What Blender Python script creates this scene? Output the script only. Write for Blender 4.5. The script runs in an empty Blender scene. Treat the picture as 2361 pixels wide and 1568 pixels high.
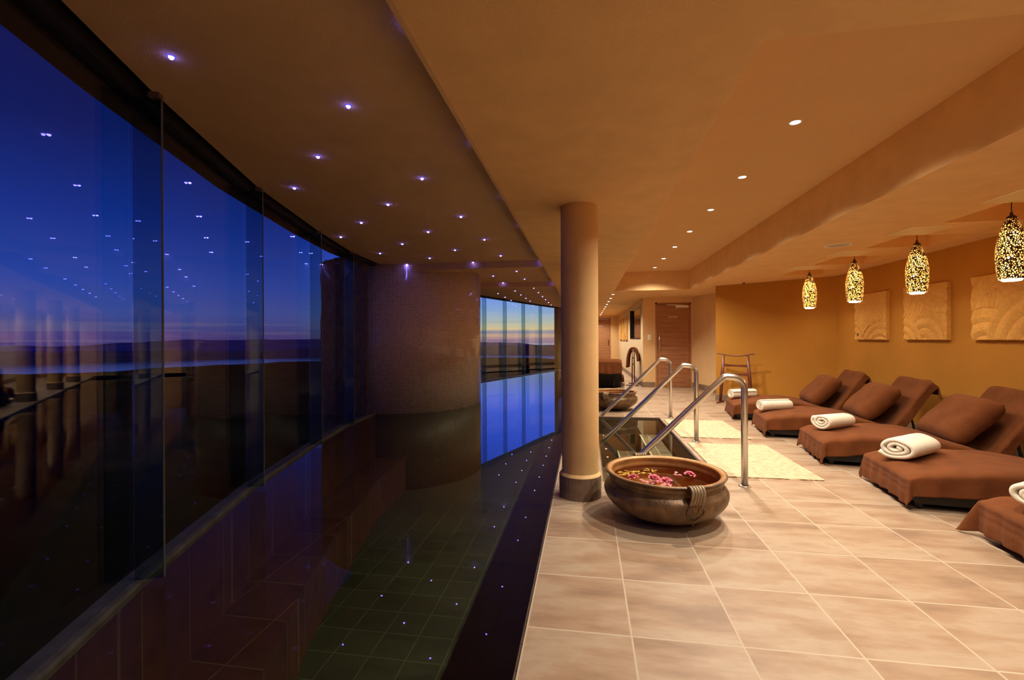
import bpy, bmesh, math, random
from mathutils import Vector, Matrix, Euler
random.seed(7)
sc = bpy.context.scene
C = sc.collection
PI = math.pi

# ------------------------------------------------------------------ camera
F_PX, YAW, PITCH, ROLL, EYE = 1060.0, 0.1592, -0.0014, -0.0045, 1.2
def cam_dir(x, y):
    x, y = x*math.cos(ROLL)-y*math.sin(ROLL), x*math.sin(ROLL)+y*math.cos(ROLL)
    f = math.cos(PITCH)-y*math.sin(PITCH); u = math.sin(PITCH)+y*math.cos(PITCH)
    return Vector((-math.sin(YAW)*f+math.cos(YAW)*x, math.cos(YAW)*f+math.sin(YAW)*x, u))
cd = bpy.data.cameras.new('camera'); cam = bpy.data.objects.new('camera', cd); C.objects.link(cam)
o0 = cam_dir(0, 0); rx = (cam_dir(1, 0)-o0).normalized(); ry = (cam_dir(0, 1)-o0).normalized()
m = Matrix((rx, ry, -o0.normalized())).transposed().to_4x4(); m.translation = (0, 0, EYE)
cam.matrix_world = m
cd.sensor_fit = 'HORIZONTAL'; cd.sensor_width = 36.0; cd.lens = F_PX*36.0/2361.0
cd.clip_start = 0.05; cd.clip_end = 6000
sc.camera = cam

# ------------------------------------------------------------------ render look
sc.view_settings.view_transform = 'Standard'; sc.view_settings.look = 'None'
sc.view_settings.exposure = 0.0; sc.view_settings.gamma = 1.0
sc.view_settings.use_curve_mapping = False
cy = sc.cycles
cy.use_denoising = True; cy.use_adaptive_sampling = True; cy.adaptive_threshold = .02; cy.max_bounces = 10; cy.diffuse_bounces = 5; cy.glossy_bounces = 5
cy.transmission_bounces = 6; cy.transparent_max_bounces = 24
cy.sample_clamp_indirect = 3.0; cy.sample_clamp_direct = 0.0
cy.caustics_reflective = False; cy.caustics_refractive = False

# ------------------------------------------------------------------ dusk sky
world = bpy.data.worlds.new('dusk_sky'); sc.world = world; world.use_nodes = True
wt = world.node_tree; wt.nodes.clear()
def wn(t, **k):
    n = wt.nodes.new(t)
    for a, b in k.items(): setattr(n, a, b)
    return n
def ramp(tree, stops, fac=None, interp='LINEAR'):
    n = tree.nodes.new('ShaderNodeValToRGB'); n.color_ramp.interpolation = interp
    e = n.color_ramp.elements
    while len(e) > 1: e.remove(e[-1])
    e[0].position = stops[0][0]; e[0].color = (*stops[0][1], 1)
    for p, c in stops[1:]:
        q = e.new(p); q.color = (*c, 1)
    if fac is not None: tree.links.new(fac, n.inputs[0])
    return n
tc = wn('ShaderNodeTexCoord'); sx = wn('ShaderNodeSeparateXYZ'); wt.links.new(tc.outputs['Generated'], sx.inputs[0])
def wmath(op, a, b=None, c=None, clamp=False):
    n = wn('ShaderNodeMath', operation=op); n.use_clamp = clamp
    for i, v in enumerate((a, b, c)):
        if v is None: continue
        if isinstance(v, (int, float)): n.inputs[i].default_value = v
        else: wt.links.new(v, n.inputs[i])
    return n.outputs[0]
elev = sx.outputs[2]
ev = wmath('POWER', wmath('MAXIMUM', elev, 0.0), 0.5)              # finer steps near the horizon
def e_(z): return math.sqrt(z)
glow = ramp(wt, [(e_(0.0), (.30, .20, .30)), (e_(.003), (.42, .27, .30)), (e_(.007), (.62, .40, .30)), (e_(.011), (.60, .42, .30)),
                 (e_(.014), (.25, .27, .38)), (e_(.018), (.30, .32, .40)), (e_(.022), (.78, .62, .32)), (e_(.036), (.58, .62, .50)),
                 (e_(.055), (.36, .52, .72)), (e_(.085), (.24, .40, .92)), (e_(.13), (.16, .38, 1.9)),
                 (e_(.20), (.07, .27, 2.2)), (e_(.30), (.03, .20, 2.1)), (e_(.6), (.0, .03, .4)), (1.0, (0, .01, .15))], ev)
blue = ramp(wt, [(e_(0.0), (.045, .035, .20)), (e_(.012), (.06, .05, .23)), (e_(.02), (.05, .06, .26)), (e_(.05), (.05, .085, .36)),
                 (e_(.10), (.022, .065, .40)), (e_(.20), (.002, .032, .30)), (e_(.33), (.0, .011, .13)), (e_(.5), (.0, .005, .08)),
                 (e_(.7), (.0, .002, .04)), (1.0, (0, .001, .02))], ev)
hx = wmath('MULTIPLY', sx.outputs[0], math.sin(math.radians(6))); hy = wmath('MULTIPLY', sx.outputs[1], math.cos(math.radians(6)))
hl = wmath('SQRT', wmath('ADD', wmath('MULTIPLY', sx.outputs[0], sx.outputs[0]), wmath('MULTIPLY', sx.outputs[1], sx.outputs[1])))
cosaz = wmath('DIVIDE', wmath('ADD', hx, hy), wmath('MAXIMUM', hl, 1e-4))
mr = wn('ShaderNodeMapRange'); mr.interpolation_type = 'SMOOTHSTEP'
mr.inputs['From Min'].default_value = math.cos(math.radians(42)); mr.inputs['From Max'].default_value = math.cos(math.radians(9))
wt.links.new(cosaz, mr.inputs['Value'])
mixs = wn('ShaderNodeMix', data_type='RGBA'); wt.links.new(mr.outputs[0], mixs.inputs['Factor'])
wt.links.new(blue.outputs[0], mixs.inputs['A']); wt.links.new(glow.outputs[0], mixs.inputs['B'])
# thin streaks of cloud low over the hills
mp = wn('ShaderNodeMapping'); mp.inputs['Scale'].default_value = (2.0, 2.0, 120.0); wt.links.new(tc.outputs['Generated'], mp.inputs[0])
ns = wn('ShaderNodeTexNoise'); ns.inputs['Scale'].default_value = 1.3; ns.inputs['Detail'].default_value = 4; wt.links.new(mp.outputs[0], ns.inputs['Vector'])
cr = ramp(wt, [(.50, (0, 0, 0)), (.62, (1, 1, 1))], ns.outputs[0])
band = ramp(wt, [(0.0, (.4,)*3), (.03, (.4,)*3), (.045, (0,)*3), (1, (0,)*3)], elev)
cf = wmath('MULTIPLY', cr.outputs[0], band.outputs[0])
mixc = wn('ShaderNodeMix', data_type='RGBA'); wt.links.new(cf, mixc.inputs['Factor'])
wt.links.new(mixs.outputs['Result'], mixc.inputs['A']); mixc.inputs['B'].default_value = (.13, .13, .27, 1)
bg = wn('ShaderNodeBackground'); wt.links.new(mixc.outputs['Result'], bg.inputs[0]); bg.inputs[1].default_value = 1.0
wo = wn('ShaderNodeOutputWorld'); wt.links.new(bg.outputs[0], wo.inputs[0])

# lamp strengths
DOWN_W, DOWN_COL = 168.0, (1.0, .90, .74)
PEND_L, PEND_COL = 92.0, (1.0, .85, .60)
STAR_L = 55.0

# ------------------------------------------------------------------ helpers: objects
def tag(o, label=None, cat=None, group=None, kind=None):
    if label: o['label'] = label
    if cat: o['category'] = cat
    if group: o['group'] = group
    if kind: o['kind'] = kind
    return o
def thing(name, label, cat, loc=(0, 0, 0), rz=0.0, group=None):
    o = bpy.data.objects.new(name, None); C.objects.link(o)
    o.empty_display_size = .05
    o.location = loc; o.rotation_euler = (0, 0, rz)
    return tag(o, label, cat, group)
def obj(name, bm, mat, parent=None, smooth=False, loc=None, rot=None):
    me = bpy.data.meshes.new(name)
    bmesh.ops.recalc_face_normals(bm, faces=bm.faces[:])
    bm.to_mesh(me); bm.free()
    if smooth:
        for p in me.polygons: p.use_smooth = True
    o = bpy.data.objects.new(name, me); C.objects.link(o)
    if mat is not None: me.materials.append(mat)
    if parent is not None: o.parent = parent
    if loc is not None: o.location = loc
    if rot is not None: o.rotation_euler = rot
    return o
def struct(name, bm, mat, parent=None, smooth=False):
    o = obj(name, bm, mat, parent, smooth)
    if parent is None: o['kind'] = 'structure'
    return o
def auto_smooth(o, ang=40):
    bm = bmesh.new(); bm.from_mesh(o.data)
    for e in bm.edges:
        e.smooth = not (len(e.link_faces) == 2 and e.calc_face_angle(0) > math.radians(ang))
    for f in bm.faces: f.smooth = True
    bm.to_mesh(o.data); bm.free(); return o
def dup(root, label=None, loc=None, rz=None, group=None):
    r = root.copy(); C.objects.link(r)
    if loc is not None: r.location = loc
    if rz is not None: r.rotation_euler = (0, 0, rz)
    if label: r['label'] = label
    if group: r['group'] = group
    def rec(src, dst):
        for ch in src.children:
            c = ch.copy(); C.objects.link(c); c.parent = dst
            rec(ch, c)
    rec(root, r)
    return r

# ------------------------------------------------------------------ helpers: shapes
def BM(): return bmesh.new()
def add_box(bm, x0, x1, y0, y1, z0, z1, M=None):
    v = [bm.verts.new(Vector(p) if M is None else M @ Vector(p)) for p in
         ((x0,y0,z0),(x1,y0,z0),(x1,y1,z0),(x0,y1,z0),(x0,y0,z1),(x1,y0,z1),(x1,y1,z1),(x0,y1,z1))]
    for f in ((0,3,2,1),(4,5,6,7),(0,1,5,4),(1,2,6,5),(2,3,7,6),(3,0,4,7)): bm.faces.new([v[i] for i in f])
def box(*a, bevel=0.0, seg=2, M=None):
    bm = BM(); add_box(bm, *a, M=M)
    if bevel: bmesh.ops.bevel(bm, geom=bm.edges[:], offset=bevel, segments=seg, profile=.5, affect='EDGES')
    return bm
def add_quad(bm, *p): bm.faces.new([bm.verts.new(Vector(q)) for q in p])
def add_prism(bm, pts, z0, z1):
    a = [bm.verts.new((x, y, z0)) for x, y in pts]; b = [bm.verts.new((x, y, z1)) for x, y in pts]
    n = len(pts); bm.faces.new(a[::-1]); bm.faces.new(b)
    for i in range(n): bm.faces.new((a[i], a[(i+1) % n], b[(i+1) % n], b[i]))
def add_lathe(bm, prof, seg=32, M=None, cap=False):
    rings = []
    for r, z in prof:
        if r < 1e-6:
            p = Vector((0, 0, z)); rings.append([bm.verts.new(M @ p if M else p)])
        else:
            rg = []
            for k in range(seg):
                a = 2*PI*k/seg; p = Vector((r*math.cos(a), r*math.sin(a), z)); rg.append(bm.verts.new(M @ p if M else p))
            rings.append(rg)
    for A, B in zip(rings, rings[1:]):
        if len(A) == 1 and len(B) == 1: continue
        for k in range(seg):
            k2 = (k+1) % seg
            if len(A) == 1: bm.faces.new((A[0], B[k2], B[k]))
            elif len(B) == 1: bm.faces.new((A[k], A[k2], B[0]))
            else: bm.faces.new((A[k], A[k2], B[k2], B[k]))
    if cap:
        if len(rings[0]) > 1: bm.faces.new(rings[0][::-1])
        if len(rings[-1]) > 1: bm.faces.new(rings[-1])
def lathe(prof, seg=32, **k):
    bm = BM(); add_lathe(bm, prof, seg, **k); return bm
def add_tube(bm, pts, rad, seg=12, flat=None, up=Vector((0, 0, 1))):
    """sweep an ellipse along pts; rad is one radius or one per point; flat = second radius factor"""
    P = [Vector(p) for p in pts]; n = len(P); rings = []
    ref = None
    for i, p in enumerate(P):
        t = ((P[min(i+1, n-1)]-p).normalized()+(p-P[max(i-1, 0)]).normalized())
        t = t.normalized() if t.length > 1e-9 else Vector((0, 0, 1))
        if ref is None:
            ref = t.cross(up)
            if ref.length < 1e-3: ref = t.cross(Vector((0, 1, 0)))
        a = (ref - t*ref.dot(t)).normalized(); ref = a; b = t.cross(a)
        r = rad[i] if isinstance(rad, (list, tuple)) else rad
        r2 = r*(flat if flat else 1)
        rings.append([bm.verts.new(p + a*r*math.cos(2*PI*k/seg) + b*r2*math.sin(2*PI*k/seg)) for k in range(seg)])
    for A, B in zip(rings, rings[1:]):
        for k in range(seg): bm.faces.new((A[k], A[(k+1) % seg], B[(k+1) % seg], B[k]))
    bm.faces.new(rings[0][::-1]); bm.faces.new(rings[-1])
def tube(pts, rad, seg=12, **k):
    bm = BM(); add_tube(bm, pts, rad, seg, **k); return bm
def catmull(pts, n):
    P = [Vector(p) for p in pts]; P = [P[0]*2-P[1]]+P+[P[-1]*2-P[-2]]; out = []
    for i in range(1, len(P)-2):
        for k in range(n):
            t = k/n; a, b, c, d = P[i-1:i+3]
            out.append(.5*((2*b)+(c-a)*t+(2*a-5*b+4*c-d)*t*t+(3*b-a-3*c+d)*t**3))
    out.append(P[-2]); return out

# ------------------------------------------------------------------ materials
MATS = {}
def nodes(name):
    mt = bpy.data.materials.new(name); mt.use_nodes = True; nt = mt.node_tree; nt.nodes.clear()
    out = nt.nodes.new('ShaderNodeOutputMaterial'); MATS[name] = mt
    return mt, nt, out
def pbr(name, col, rough=.6, metal=0.0, var=0.0, vscale=8.0, bump=0.0, bscale=60.0, spec=.5, sheen=0.0, emit=None, estr=0.0, trans=0.0, coords='Object'):
    mt, nt, out = nodes(name); b = nt.nodes.new('ShaderNodeBsdfPrincipled'); nt.links.new(b.outputs[0], out.inputs[0])
    b.inputs['Base Color'].default_value = (*col, 1); b.inputs['Roughness'].default_value = rough; b.inputs['Metallic'].default_value = metal
    b.inputs['Specular IOR Level'].default_value = spec
    if sheen: b.inputs['Sheen Weight'].default_value = sheen; b.inputs['Sheen Roughness'].default_value = .5
    if emit: b.inputs['Emission Color'].default_value = (*emit, 1); b.inputs['Emission Strength'].default_value = estr
    if trans: b.inputs['Transmission Weight'].default_value = trans
    t = nt.nodes.new('ShaderNodeTexCoord')
    if var:
        n = nt.nodes.new('ShaderNodeTexNoise'); n.inputs['Scale'].default_value = vscale; n.inputs['Detail'].default_value = 5
        nt.links.new(t.outputs[coords], n.inputs['Vector'])
        r = ramp(nt, [(.3, tuple(c*(1-var) for c in col)), (.7, tuple(min(1, c*(1+var)) for c in col))], n.outputs[0])
        nt.links.new(r.outputs[0], b.inputs['Base Color'])
    if bump:
        n2 = nt.nodes.new('ShaderNodeTexNoise'); n2.inputs['Scale'].default_value = bscale; n2.inputs['Detail'].default_value = 4
        nt.links.new(t.outputs[coords], n2.inputs['Vector'])
        bp = nt.nodes.new('ShaderNodeBump'); bp.inputs['Strength'].default_value = bump; bp.inputs['Distance'].default_value = .01
        nt.links.new(n2.outputs[0], bp.inputs['Height']); nt.links.new(bp.outputs[0], b.inputs['Normal'])
    return mt
def emis(name, col, s):
    mt, nt, out = nodes(name); e = nt.nodes.new('ShaderNodeEmission'); e.inputs[0].default_value = (*col, 1); e.inputs[1].default_value = s
    nt.links.new(e.outputs[0], out.inputs[0]); return mt
def M_(nt, op, a, b=None, c=None, clamp=False):
    n = nt.nodes.new('ShaderNodeMath'); n.operation = op; n.use_clamp = clamp
    for i, v in enumerate((a, b, c)):
        if v is None: continue
        if isinstance(v, (int, float)): n.inputs[i].default_value = v
        else: nt.links.new(v, n.inputs[i])
    return n.outputs[0]
def fresnel_sheet(name, r0, tint, rough=0.0, bump=0.0, bscale=3.0):
    """clear sheet: mirror by Schlick's law, the rest passes straight through, tinted"""
    mt, nt, out = nodes(name)
    g = nt.nodes.new('ShaderNodeNewGeometry'); dt = nt.nodes.new('ShaderNodeVectorMath'); dt.operation = 'DOT_PRODUCT'
    nt.links.new(g.outputs['Normal'], dt.inputs[0]); nt.links.new(g.outputs['Incoming'], dt.inputs[1])
    ca = M_(nt, 'ABSOLUTE', dt.outputs['Value'])
    fr = M_(nt, 'MULTIPLY_ADD', M_(nt, 'POWER', M_(nt, 'SUBTRACT', 1.0, ca, clamp=True), 5.0), 1-r0, r0, clamp=True)
    tr = nt.nodes.new('ShaderNodeBsdfTransparent'); tr.inputs[0].default_value = (*tint, 1)
    gl = nt.nodes.new('ShaderNodeBsdfGlossy'); gl.inputs['Roughness'].default_value = rough
    mx = nt.nodes.new('ShaderNodeMixShader'); nt.links.new(fr, mx.inputs[0]); nt.links.new(tr.outputs[0], mx.inputs[1]); nt.links.new(gl.outputs[0], mx.inputs[2])
    nt.links.new(mx.outputs[0], out.inputs[0])
    if bump:
        t = nt.nodes.new('ShaderNodeTexCoord'); n2 = nt.nodes.new('ShaderNodeTexNoise'); n2.inputs['Scale'].default_value = bscale
        nt.links.new(t.outputs['Object'], n2.inputs['Vector'])
        bp = nt.nodes.new('ShaderNodeBump'); bp.inputs['Strength'].default_value = bump; bp.inputs['Distance'].default_value = .01
        nt.links.new(n2.outputs[0], bp.inputs['Height']); nt.links.new(bp.outputs[0], gl.inputs['Normal'])
    return mt
def tile_mat(name, tx, ty, ox, oy, cols, grout, gw=.004, axes=(0, 1), rough=.45, streak=(1.6, 5.0, 5.0), spec=.4, bump=.15, per_tile=.08, coords='Object'):
    mt, nt, out = nodes(name); b = nt.nodes.new('ShaderNodeBsdfPrincipled'); nt.links.new(b.outputs[0], out.inputs[0])
    b.inputs['Specular IOR Level'].default_value = spec
    t = nt.nodes.new('ShaderNodeTexCoord'); s = nt.nodes.new('ShaderNodeSeparateXYZ'); nt.links.new(t.outputs[coords], s.inputs[0])
    u = M_(nt, 'DIVIDE', M_(nt, 'SUBTRACT', s.outputs[axes[0]], ox), tx); v = M_(nt, 'DIVIDE', M_(nt, 'SUBTRACT', s.outputs[axes[1]], oy), ty)
    fu = M_(nt, 'FRACT', u); fv = M_(nt, 'FRACT', v)
    du = M_(nt, 'MULTIPLY', M_(nt, 'MINIMUM', fu, M_(nt, 'SUBTRACT', 1.0, fu)), tx); dv = M_(nt, 'MULTIPLY', M_(nt, 'MINIMUM', fv, M_(nt, 'SUBTRACT', 1.0, fv)), ty)
    d = M_(nt, 'MINIMUM', du, dv)
    g = nt.nodes.new('ShaderNodeMapRange'); g.inputs['From Min'].default_value = gw*.5; g.inputs['From Max'].default_value = gw*.9; nt.links.new(d, g.inputs['Value'])
    cid = nt.nodes.new('ShaderNodeCombineXYZ'); nt.links.new(M_(nt, 'FLOOR', u), cid.inputs[0]); nt.links.new(M_(nt, 'FLOOR', v), cid.inputs[1])
    wn_ = nt.nodes.new('ShaderNodeTexWhiteNoise'); wn_.noise_dimensions = '3D'; nt.links.new(cid.outputs[0], wn_.inputs['Vector'])
    mp = nt.nodes.new('ShaderNodeMapping'); mp.inputs['Scale'].default_value = streak; nt.links.new(t.outputs[coords], mp.inputs['Vector'])
    sc_ = nt.nodes.new('ShaderNodeVectorMath'); sc_.operation = 'SCALE'; sc_.inputs['Scale'].default_value = 20; nt.links.new(wn_.outputs['Color'], sc_.inputs[0])
    ad = nt.nodes.new('ShaderNodeVectorMath'); ad.operation = 'ADD'; nt.links.new(mp.outputs[0], ad.inputs[0]); nt.links.new(sc_.outputs[0], ad.inputs[1])
    n = nt.nodes.new('ShaderNodeTexNoise'); n.inputs['Scale'].default_value = 1.0; n.inputs['Detail'].default_value = 6; n.inputs['Roughness'].default_value = .62
    nt.links.new(ad.outputs[0], n.inputs['Vector'])
    tv = M_(nt, 'MULTIPLY_ADD', M_(nt, 'SUBTRACT', wn_.outputs['Value'], .5), per_tile, n.outputs[0])
    r = ramp(nt, [(p, c) for p, c in zip((.32, .45, .56, .70), cols)], tv)
    mx = nt.nodes.new('ShaderNodeMix'); mx.data_type = 'RGBA'; nt.links.new(g.outputs[0], mx.inputs['Factor']); mx.inputs['A'].default_value = (*grout, 1)
    nt.links.new(r.outputs[0], mx.inputs['B']); nt.links.new(mx.outputs['Result'], b.inputs['Base Color'])
    rr = nt.nodes.new('ShaderNodeMapRange'); rr.inputs['To Min'].default_value = .9; rr.inputs['To Max'].default_value = rough; nt.links.new(g.outputs[0], rr.inputs['Value']); nt.links.new(rr.outputs[0], b.inputs['Roughness'])
    if bump:
        h = M_(nt, 'MULTIPLY_ADD', n.outputs[0], .15, g.outputs[0])
        bp = nt.nodes.new('ShaderNodeBump'); bp.inputs['Strength'].default_value = bump; bp.inputs['Distance'].default_value = .003
        nt.links.new(h, bp.inputs['Height']); nt.links.new(bp.outputs[0], b.inputs['Normal'])
    return mt

PAINT = (.62, .35, .125)
m_wall = pbr('mustard_wall_paint', (.48, .215, .030), .85, var=.04, vscale=3, bump=.12, bscale=90, spec=.25)
m_ceil = pbr('ochre_ceiling_plaster', (.84, .545, .255), .9, var=.05, vscale=6, bump=.3, bscale=130, spec=.2)
m_poolceil = pbr('brown_pool_ceiling', (.68, .45, .25), .9, var=.05, vscale=5, bump=.2, bscale=120, spec=.2)
m_col = pbr('ochre_column_paint', (.74, .47, .20), .7, var=.06, vscale=5, bump=.1, bscale=60)
m_tile = tile_mat('terracotta_floor_tile', .4245, .444, .178, 3.2355, [(.25, .155, .095), (.35, .225, .14), (.41, .30, .205), (.33, .21, .135)], (.50, .40, .29), gw=.0055)
m_base = tile_mat('brown_skirting_tile', .4245, 5, .178, 0, [(.17, .11, .07), (.24, .155, .10), (.28, .19, .13), (.22, .14, .09)], (.4, .32, .24), gw=.004)
m_pooltile = tile_mat('dark_green_pool_tile', .30, .30, .1, .1, [(.026, .028, .017), (.034, .037, .022), (.039, .042, .026), (.032, .033, .019)], (.066, .074, .036), gw=.006, per_tile=.05)
m_steptile = tile_mat('tan_step_tile', .30, .30, .02, .0, [(.15, .10, .06), (.20, .14, .09), (.23, .17, .11), (.18, .13, .08)], (.40, .40, .30), gw=.01)
m_water = fresnel_sheet('pool_water', .025, (.84, .86, .74), bump=0.0)
m_glass = fresnel_sheet('window_glass', .047, (.96, .975, .98))
m_fin = fresnel_sheet('green_glass_fin', .04, (.60, .72, .74))
m_finedge = pbr('green_glass_edge', (.10, .13, .09), .3)
m_dark = pbr('dark_aluminium', (.02, .018, .015), .5, spec=.3)
m_sill = pbr('grey_stone_sill', (.10, .10, .10), .7, var=.3, vscale=10)
m_steel = pbr('brushed_stainless_steel', (.72, .68, .62), .28, metal=1.0, bump=.05, bscale=200)
m_frame = pbr('black_lounger_frame', (.012, .010, .009), .55)
m_towel = pbr('brown_terry_towel', (.18, .058, .019), .95, var=.16, vscale=7, bump=.6, bscale=260, spec=.05, sheen=.04)
m_white = pbr('cream_terry_towel', (.92, .83, .66), .95, var=.05, vscale=12, bump=.6, bscale=240, spec=.05, sheen=.2)
m_wood = pbr('dark_red_wood', (.15, .038, .014), .4, var=.25, vscale=12)
m_white_plastic = pbr('white_plastic', (.92, .88, .78), .5)
m_lamp_disc = emis('downlight_lens', (1.0, .93, .82), 30.0)
m_star = emis('blue_led_lens', (.20, .16, 1.0), STAR_L)
m_star2 = emis('blue_led_halo', (.06, .04, 1.0), 2.5)  # blue halo of the camera lens, made as a glowing ring
m_gold = pbr('brass_hatch_frame', (.62, .40, .15), .5)
m_core = emis('pendant_inner_glass', PEND_COL, PEND_L)
# ------------------------------------------------------------------ water for bowls
m_bowlwater = fresnel_sheet('bowl_water', .03, (.80, .55, .28))
m_bronze = pbr('aged_bronze', (.155, .088, .040), .42, metal=.35, var=.45, vscale=14, bump=.35, bscale=50)
m_lining = pbr('orange_bronze_lining', (.37, .17, .05), .42, metal=.3, var=.3, vscale=10, bump=.2, bscale=40)
m_rose = pbr('pink_rose_petal', (.72, .13, .19), .6, var=.25, vscale=30, sheen=.2)
m_palepink = pbr('pale_pink_petal', (.80, .40, .42), .6, var=.15, vscale=30)
m_yellow = pbr('yellow_petal', (.98, .66, .14), .6, var=.2, vscale=20)

# =================================================================== SETTING
ZL, ZP, ZC = 2.214, 2.455, 2.604        # lounge ceiling, pool ceiling, raised coffer
ZW = -0.025                              # water level
XB = -0.586                              # bulkhead
XD = -0.250                              # deck edge
PS = .14                                 # inner edge of the deck strip that carries the columns
PL = (1.10, 3.94, 7.25)                  # plunge notch: right x, near y, far y
YB, YE = -3.5, 20.55
XR = 4.06
bm = BM()
add_box(bm, XD, XR+.15, YB-.1, PL[1], -1.5, 0)
add_box(bm, PL[0], XR+.15, PL[1], PL[2], -1.5, 0)
add_box(bm, XD, XR+.15, PL[2], YE+.1, -1.5, 0)
add_box(bm, XD, PS, PL[1], PL[2], -1.5, 0)
floor = struct('floor', bm, m_tile)
# dark tiled faces where the deck meets the water (thin tiles set on the slab)
bm = BM()
add_box(bm, PL[0]-.012, PL[0], PL[1], PL[2], -1.3, -.006)
add_box(bm, PS, PL[0], PL[2]-.012, PL[2], -1.3, -.006)
add_box(bm, PS, PL[0], PL[1], PL[1]+.012, -1.3, -.006)
add_box(bm, PS, PS+.012, PL[1], PL[2], -1.3, -.006)
add_box(bm, XD-.012, XD, YB, 19, -1.3, -.006)
m_edge = tile_mat('brown_pool_edge_tile', .15, .15, 0, 0, [(.05, .03, .018), (.08, .05, .03), (.10, .065, .04), (.08, .05, .03)], (.02, .02, .02), gw=.003, axes=(1, 2))
struct('trim_1', bm, m_edge)
# facade line (inside face of the glass), from behind the camera round to the far end
FAC = [(-.85, -1.10), (-1.15, -.42), (-1.50, .30), (-1.87, 1.10), (-2.24, 1.98), (-2.745, 3.38), (-3.13, 4.86), (-3.39, 6.10), (-3.47, 7.22), (-3.53, 8.7),
       (-3.46, 10.2), (-3.28, 11.6), (-2.95, 12.95), (-2.56, 14.15), (-2.13, 15.30), (-1.69, 16.65), (-1.09, 18.25)]
# pool basin
bm = BM()
pts = [(x-.25, y) for x, y in FAC]+[(-1.0, 20), (1.2, 20), (1.2, YB), (-1.0, YB)]
add_prism(bm, pts, -1.40, -1.30)
struct('floor_pool', bm, m_pooltile)
# submerged bench under the glass
bm = BM()
for i in range(3, 8):
    (x0, y0), (x1, y1) = FAC[i], FAC[i+1]
    add_prism(bm, [(x0-.05, y0), (x1-.05, y1), (x1+.5, y1+.05), (x0+.5, y0+.05)], -1.3, -.75)
m_bench = tile_mat('dark_red_pool_bench', .45, .45, .1, .2, [(.06, .022, .014), (.08, .03, .02), (.095, .036, .022), (.07, .026, .016)], (.12, .07, .04), gw=.007)
struct('floor_pool_bench', bm, m_bench)
# plunge steps
bm = BM()
add_box(bm, .80, PL[0]-.012, PL[1]+.012, PL[2]-.012, -1.3, -.26)
add_box(bm, .47, .80, PL[1]+.012, PL[2]-.012, -1.3, -.52)
add_box(bm, PS+.012, .47, PL[1]+.012, PL[2]-.012, -1.3, -.78)
struct('floor_plunge_steps', bm, m_steptile)
bm = BM()
for x, z in ((.80, -.26), (.47, -.52)):
    add_box(bm, x-.002, x+.018, PL[1]+.012, PL[2]-.012, z, z+.004)
struct('trim_2', bm, pbr('pale_step_nosing', (.75, .78, .62), .5))
# water surface
def water(name, pts, label):
    bm = BM(); f = bm.faces.new([bm.verts.new((x, y, ZW)) for x, y in pts]); f.normal_update()
    if f.normal.z < 0: f.normal_flip()
    me = bpy.data.meshes.new(name); bmesh.ops.triangulate(bm, faces=bm.faces[:]); bm.to_mesh(me); bm.free(); me.materials.append(m_water)
    pw = bpy.data.objects.new(name, me); C.objects.link(pw); return tag(pw, label, 'water', kind='stuff')
DC, DR = (-3.51, 8.63), 1.476            # mosaic drum
arc_ = []
for k in range(25):                      # the water line runs round the drum
    a_ = math.radians(-100+200*k/24); arc_.append((DC[0]+DR*math.cos(a_), DC[1]+DR*math.sin(a_)))
arc_ = [p for p in arc_ if p[0] > -3.46]
wpts = [p for p in FAC if p[1] < 7.0]+[(-3.47, arc_[0][1])]+arc_+[p for p in FAC if p[1] > 10.3]+[(XD-.012, 18.4), (XD-.012, YB), (-.85, YB)]
water('pool_water', wpts, 'still dark green water of the curved pool mirroring the ceiling lights')
water('plunge_water', [(PS+.012, PL[1]+.012), (PL[0]-.012, PL[1]+.012), (PL[0]-.012, PL[2]-.012), (PS+.012, PL[2]-.012)], 'clear water over the steps of the plunge pool beside the handrails')

# lounge ceiling: one plane with the raised coffer and the square pockets over the pendants
CO = (.60, 2.10, 1.68, 9.95)
PK = [(3.13, 3.755, y0, y1, ZL+.15) for y0, y1 in ((2.84, 3.47), (3.99, 4.62), (5.14, 5.78), (6.32, 6.97), (7.46, 8.05))]
holes = [(*CO, ZC)]+PK
xs = sorted({XB, XR+.1}|{h[0] for h in holes}|{h[1] for h in holes}); ys = sorted({YB, YE+.1}|{h[2] for h in holes}|{h[3] for h in holes})
bm = BM()
for x0, x1 in zip(xs, xs[1:]):
    for y0, y1 in zip(ys, ys[1:]):
        cx, cy_ = (x0+x1)/2, (y0+y1)/2
        if any(h[0] < cx < h[1] and h[2] < cy_ < h[3] for h in holes): continue
        add_quad(bm, (x0, y0, ZL), (x0, y1, ZL), (x1, y1, ZL), (x1, y0, ZL))
for x0, x1, y0, y1, z in holes:
    if z != ZC: add_quad(bm, (x0, y0, z), (x0, y1, z), (x1, y1, z), (x1, y0, z))
    for a, b in (((x0, y0), (x1, y0)), ((x1, y0), (x1, y1)), ((x1, y1), (x0, y1)), ((x0, y1), (x0, y0))):
        add_quad(bm, (*a, ZL), (*b, ZL), (*b, z), (*a, z))
bmesh.ops.remove_doubles(bm, verts=bm.verts[:], dist=1e-4)
struct('ceiling', bm, m_ceil)
bm = BM(); add_box(bm, CO[0]-.01, CO[1]+.01, CO[2]-.01, CO[3]+.01, ZC, ZC+.03); struct('ceiling_raised_panel', bm, pbr('smooth_ceiling_paint', (.72, .455, .21), .8, var=.02, vscale=3, spec=.2))
bm = BM(); add_box(bm, XB, XB+.02, YB, YE, ZL-.001, ZP+.02); struct('wall_bulkhead', bm, m_poolceil)
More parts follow.
